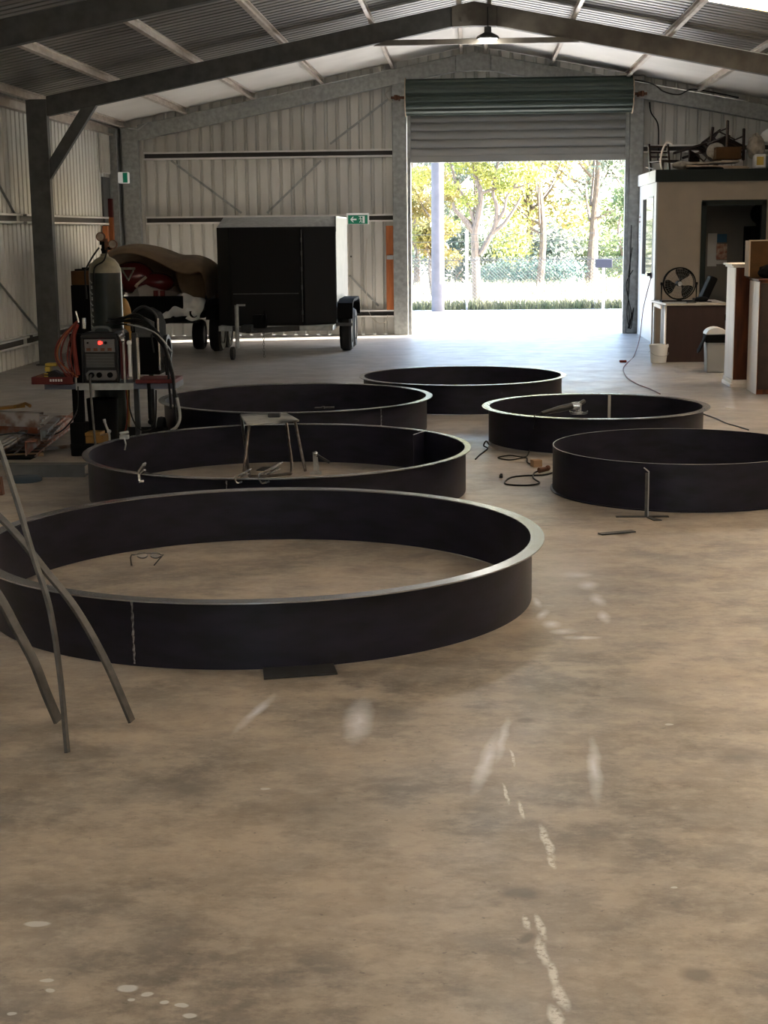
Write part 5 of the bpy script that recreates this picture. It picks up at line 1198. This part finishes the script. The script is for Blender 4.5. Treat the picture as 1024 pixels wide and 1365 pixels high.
# chain link fence
t = thing('chain_link_fence', 'chain link fence with barbed wire across the yard', 'fence', (.5,YF2,0))
FX0, FX1, FH = -3.4, 5.6, 1.12
mb = MB(); sp = .075; k = 0; L_ = FX1-FX0
x = FX0-FH
while x < FX1+FH:
    for s in (1,-1):
        a = Vector((x,YF2,0)); b = Vector((x+s*FH,YF2,FH))
        if min(a.x,b.x) < FX0 or max(a.x,b.x) > FX1: continue
        mb.tube([a,b],.0055,3,cap=False)
    x += sp
mb.build('wire_mesh', M['fencewire'], t)
mb = MB(); mb.tube([(FX0,YF2,FH-.06),(FX1,YF2,FH-.06)],.008,6); mb.build('top_wire', M['fencewire'], t)
for z in (1.30,1.46,1.62):
    mb = MB(); mb.tube([(FX0,YF2,z),(FX1,YF2,z)],.007,4); mb.build('barbed_wire', M['fencewire'], t)
for x in (PY(622,350,YF2).x, PY(792,350,YF2).x+.05, FX0, FX1):
    mb = MB(); mb.cyl((x,YF2+.02,-.02),(x,YF2+.02,1.7),.032); mb.build('post', M['white'], t)
p0, p1 = PY(575,300,32.7), PY(592,300,32.7); mb = MB(); mb.cyl(((p0.x+p1.x)/2,32.7,-.02),((p0.x+p1.x)/2,32.7,8.5),(p1.x-p0.x)/2,.13,n=32); tag(mb.build('power_pole', M['pole']), 'thick pale concrete power pole in the yard by the fence', 'pole')
p = PY(805,351,32.9); t = thing('letter_box', 'grey letter box on a post before the fence', 'letter box', (p.x,32.9,0))
mb = MB(); mb.box((p.x-.17,32.75,p.z-.09),(p.x+.17,33.1,p.z+.09)); mb.build('box', M['mailbox'], t, .01)
mb = MB(); mb.box((p.x-.03,32.88,-.02),(p.x+.03,32.94,p.z-.09)); mb.build('post', M['white'], t)
# grass strip along the fence
rg = random.Random(11)
def grass(x0,x1,y0,y1,n,h,m_,name,label):
    mb = MB(); mb.fixn = False
    for i in range(n):
        x = rg.uniform(x0,x1); y = rg.uniform(y0,y1); a = rg.uniform(0,PI); hh = h*rg.uniform(.4,1.1); w_ = .012
        dx_, dy_ = math.cos(a)*w_, math.sin(a)*w_; lx, ly = rg.uniform(-.08,.08), rg.uniform(-.08,.08)
        mb.add([(x-dx_,y-dy_,-.03),(x+dx_,y+dy_,-.03),(x+lx,y+ly,hh)],[(0,1,2)])
    return tag(mb.build(name, M[m_]), label, 'grass', None, 'stuff')
grass(-4,6,33.2,34.1,9000,.24,'grass','fence_grass','dry grass tufts growing along the foot of the fence')
grass(-6,8,41.0,46.0,6000,.30,'field','field_grass','long pale dry grass in the field beyond the fence')
# trees
def leafcloud(blobs, n, size, seed):
    r = random.Random(seed); mb = MB(); mb.fixn = False
    tot = sum(b[3]**2 for b in blobs)
    for bx, by, bz, br, sz in [(b[0],b[1],b[2],b[3],b[4]) for b in blobs]:
        for i in range(int(n*br*br/tot)):
            u_ = Vector((r.gauss(0,1),r.gauss(0,1),r.gauss(0,1))).normalized()*br*r.random()**.45
            c_ = Vector((bx,by,bz))+Vector((u_.x,u_.y,u_.z*sz))
            a = Vector((r.gauss(0,1),r.gauss(0,1),r.gauss(0,1))).normalized(); b = a.orthogonal().normalized()
            l_ = size*r.uniform(.6,1.4)
            mb.add([c_-a*l_, c_+b*l_*.4, c_+a*l_, c_-b*l_*.4],[(0,1,2,3)])
    return mb
def tree(x, y, h, spread, m_, seed, label, n=3800, low=.35, size=.09, name='gum_tree', group=None):
    r = random.Random(seed); t = thing(name, label, 'tree', (x,y,-.03), group)
    blobs = []; mb = MB()
    mb.tube(smoothpath([(x,y,-.03),(x+r.uniform(-.1,.1),y,h*.25),(x+r.uniform(-.3,.3),y,h*.55),(x+r.uniform(-.4,.4),y,h*.85)],5),[.10*h/5*(1-.055*i) for i in range(16)],8)
    for k in range(9):
        a = r.uniform(0,2*PI); z0_ = h*r.uniform(.2,.6); L2 = spread*r.uniform(.5,1)
        e = Vector((x+L2*math.cos(a), y+L2*math.sin(a)*.7, z0_+h*r.uniform(.12,.38)))
        mb.tube(smoothpath([(x,y,z0_),((x+e.x)/2,(y+e.y)/2,z0_+(e.z-z0_)*.35),e],4),[.035*h/5*(1-.09*i) for i in range(9)],6)
        blobs.append((e.x,e.y,e.z,spread*r.uniform(.28,.5),.7))
    for k in range(7):
        a = r.uniform(0,2*PI); q_ = spread*r.uniform(0,.7); blobs.append((x+q_*math.cos(a),y+q_*math.sin(a)*.7,h*r.uniform(low,1),spread*r.uniform(.3,.5),.7))
    mb.build('trunk', M['bark'], t)
    leafcloud(blobs, n, size, seed+1).build('foliage', M[m_], t)
    return t
# the forked tree seen by the fence
Y3 = 37.0
t = thing('forked_tree', 'open forked tree with yellow green leaves just beyond the fence', 'tree', (.25,Y3,-.03))
def TP(u, v, y=Y3): return PY(u, v, y)
mb = MB()
base = TP(636,392); base.z = -.05
def limb(pts, r0_, r1_):
    P = smoothpath(pts,6); n_ = len(P); mb.tube(P,[r0_+(r1_-r0_)*i/(n_-1) for i in range(n_)],8)
limb([base,TP(634,345),TP(633,310),TP(638,285),TP(641,258),TP(634,235),TP(632,205)],.115,.04)
limb([TP(640,340),TP(652,318),TP(660,300),TP(662,275),TP(657,255),TP(662,225)],.075,.03)
limb([TP(633,312),TP(618,292),TP(607,280),TP(604,270)],.08,.03)
limb([TP(655,312),TP(672,298),TP(686,278),TP(695,262)],.06,.02)
limb([TP(660,300),TP(672,280),TP(676,262),TP(688,245)],.05,.02)
limb([TP(607,245),TP(603,225),TP(595,210)],.035,.02)
limb([TP(633,300),TP(623,270),TP(607,245)],.045,.03)
limb([TP(641,258),TP(660,252),TP(690,250),TP(708,243)],.04,.015)
limb([TP(632,205),TP(625,180),TP(610,150)],.05,.02); limb([TP(662,225),TP(672,190),TP(690,160)],.035,.02)
mb.build('trunk', M['bark'], t)
bl = []
for (u,v,r_) in ((622,268,.30),(655,235,.40),(690,232,.42),(600,250,.28),(715,232,.30),(640,225,.35),(612,215,.4),(670,250,.25),(650,190,.6),(700,200,.5),(600,180,.5),(560,235,.35),(630,150,.7),(700,150,.6)):
    p = TP(u,v); bl.append((p.x,p.y,p.z,r_,.75))
leafcloud(bl, 5200, .06, 77).build('foliage', M['leafy'], t)
labs = {'leafy':'yellow green','leafg':'mid green','leafgrey':'grey green','leafo':'orange tinted'}
specs = [(-3.2,43,6.5,1.9,'leafg'),(-1.6,45,6,1.7,'leafgrey'),(.2,47,7,2.0,'leafgrey'),(2.0,44,6.2,1.8,'leafy'),(3.6,46,7.2,2.1,'leafgrey'),(5.2,43,6.8,1.9,'leafgrey'),(6.6,46,7,2,'leafg'),
         (-4.8,49,8,2.2,'leafg'),(-2.6,51,8,2.3,'leafgrey'),(-.4,53,8.5,2.3,'leafg'),(1.9,51,8.2,2.3,'leafo'),(4.2,53,8.6,2.4,'leafg'),(6.6,52,8.5,2.4,'leafgrey'),(-1.0,41,3.4,1.0,'leafo'),(4.2,41,3.2,1.2,'leafg')]
wh = ['first from the left in the front rank','second from the left in the front rank','third from the left in the front rank','behind the forked tree to its right','right of centre in the front rank','near the right door post','just past the right door post','far left in the back rank','left in the back rank','in the middle of the back rank','right of the middle of the back rank','right in the back rank','farthest right in the back rank','low and small, left behind the forked tree','low and small, above the letter box']
for i,(x,y,h,s,m_) in enumerate(specs):
    tree(x,y,h,s,m_,100+i,labs[m_]+' bush tree '+wh[i], n=3600, low=.15 if h > 4 else .2, size=.075 if y < 48 else .11, group=None)
# low scrub and far hedge filling the horizon
for i in range(16):
    x = -7.5+i*1.15; y = 47.5+(i%3)*.8
    r = random.Random(300+i); bl = [(x+r.uniform(-.6,.6),y+r.uniform(-.4,.4),r.uniform(.3,1.5),r.uniform(.5,.8),.9) for k in range(5)]
    mbx = leafcloud(bl, 1500, .085, 400+i); 
    o = mbx.build('scrub_bush', M[('leafgrey','leafg','leafy')[i%3]])
    tag(o, ('grey green','mid green','yellow green')[i%3]+' low scrub bush under the trees beyond the fence', 'bush', 'low scrub bushes under the trees'+(' grey',' green',' yellow')[i%3])
mb = MB(); a_, b_ = PY(650,345,45.5), PY(765,386,45.5)
bl = []
r = random.Random(9)
for k in range(14): bl.append((a_.x+(b_.x-a_.x)*k/13, 45.0, .25+.45*r.random(), .42, .8))
tag(leafcloud(bl, 4200, .05, 12).build('hedge', M['teal']), 'dark blue green hedge seen through the fence right of the forked tree', 'hedge')

# ------------------------------------------------------------------ light
w = bpy.data.worlds.new('sky'); sc.world = w; w.use_nodes = True
nt = w.node_tree; bg = nt.nodes['Background']
st = nt.nodes.new('ShaderNodeTexSky'); st.sky_type = 'NISHITA'; st.sun_disc = False
st.sun_elevation = math.radians(30); st.sun_rotation = math.radians(80); st.dust_density = 2.0; st.air_density = 1.0
nt.links.new(st.outputs[0], bg.inputs[0]); bg.inputs[1].default_value = 2.6
sd = bpy.data.lights.new('sun','SUN'); sd.energy = 75; sd.color = (1,.93,.82); sd.angle = math.radians(.6)
so = bpy.data.objects.new('sun', sd); col.objects.link(so)
dirv = Vector((-1,-.22,-.33)).normalized(); so.rotation_euler = dirv.to_track_quat('-Z','Y').to_euler()

sc.view_settings.view_transform = 'Standard'; sc.view_settings.look = 'None'
sc.view_settings.gamma = 1; sc.view_settings.use_curve_mapping = False
sc.view_settings.exposure = .2
sc.cycles.use_denoising = True
try:
    sc.cycles.denoiser = 'OPENIMAGEDENOISE'
except Exception: pass
sc.cycles.max_bounces = 10; sc.cycles.diffuse_bounces = 6; sc.cycles.glossy_bounces = 4
sc.cycles.sample_clamp_indirect = 8
for o in bpy.data.objects:
    if '_o' in o: del o['_o']
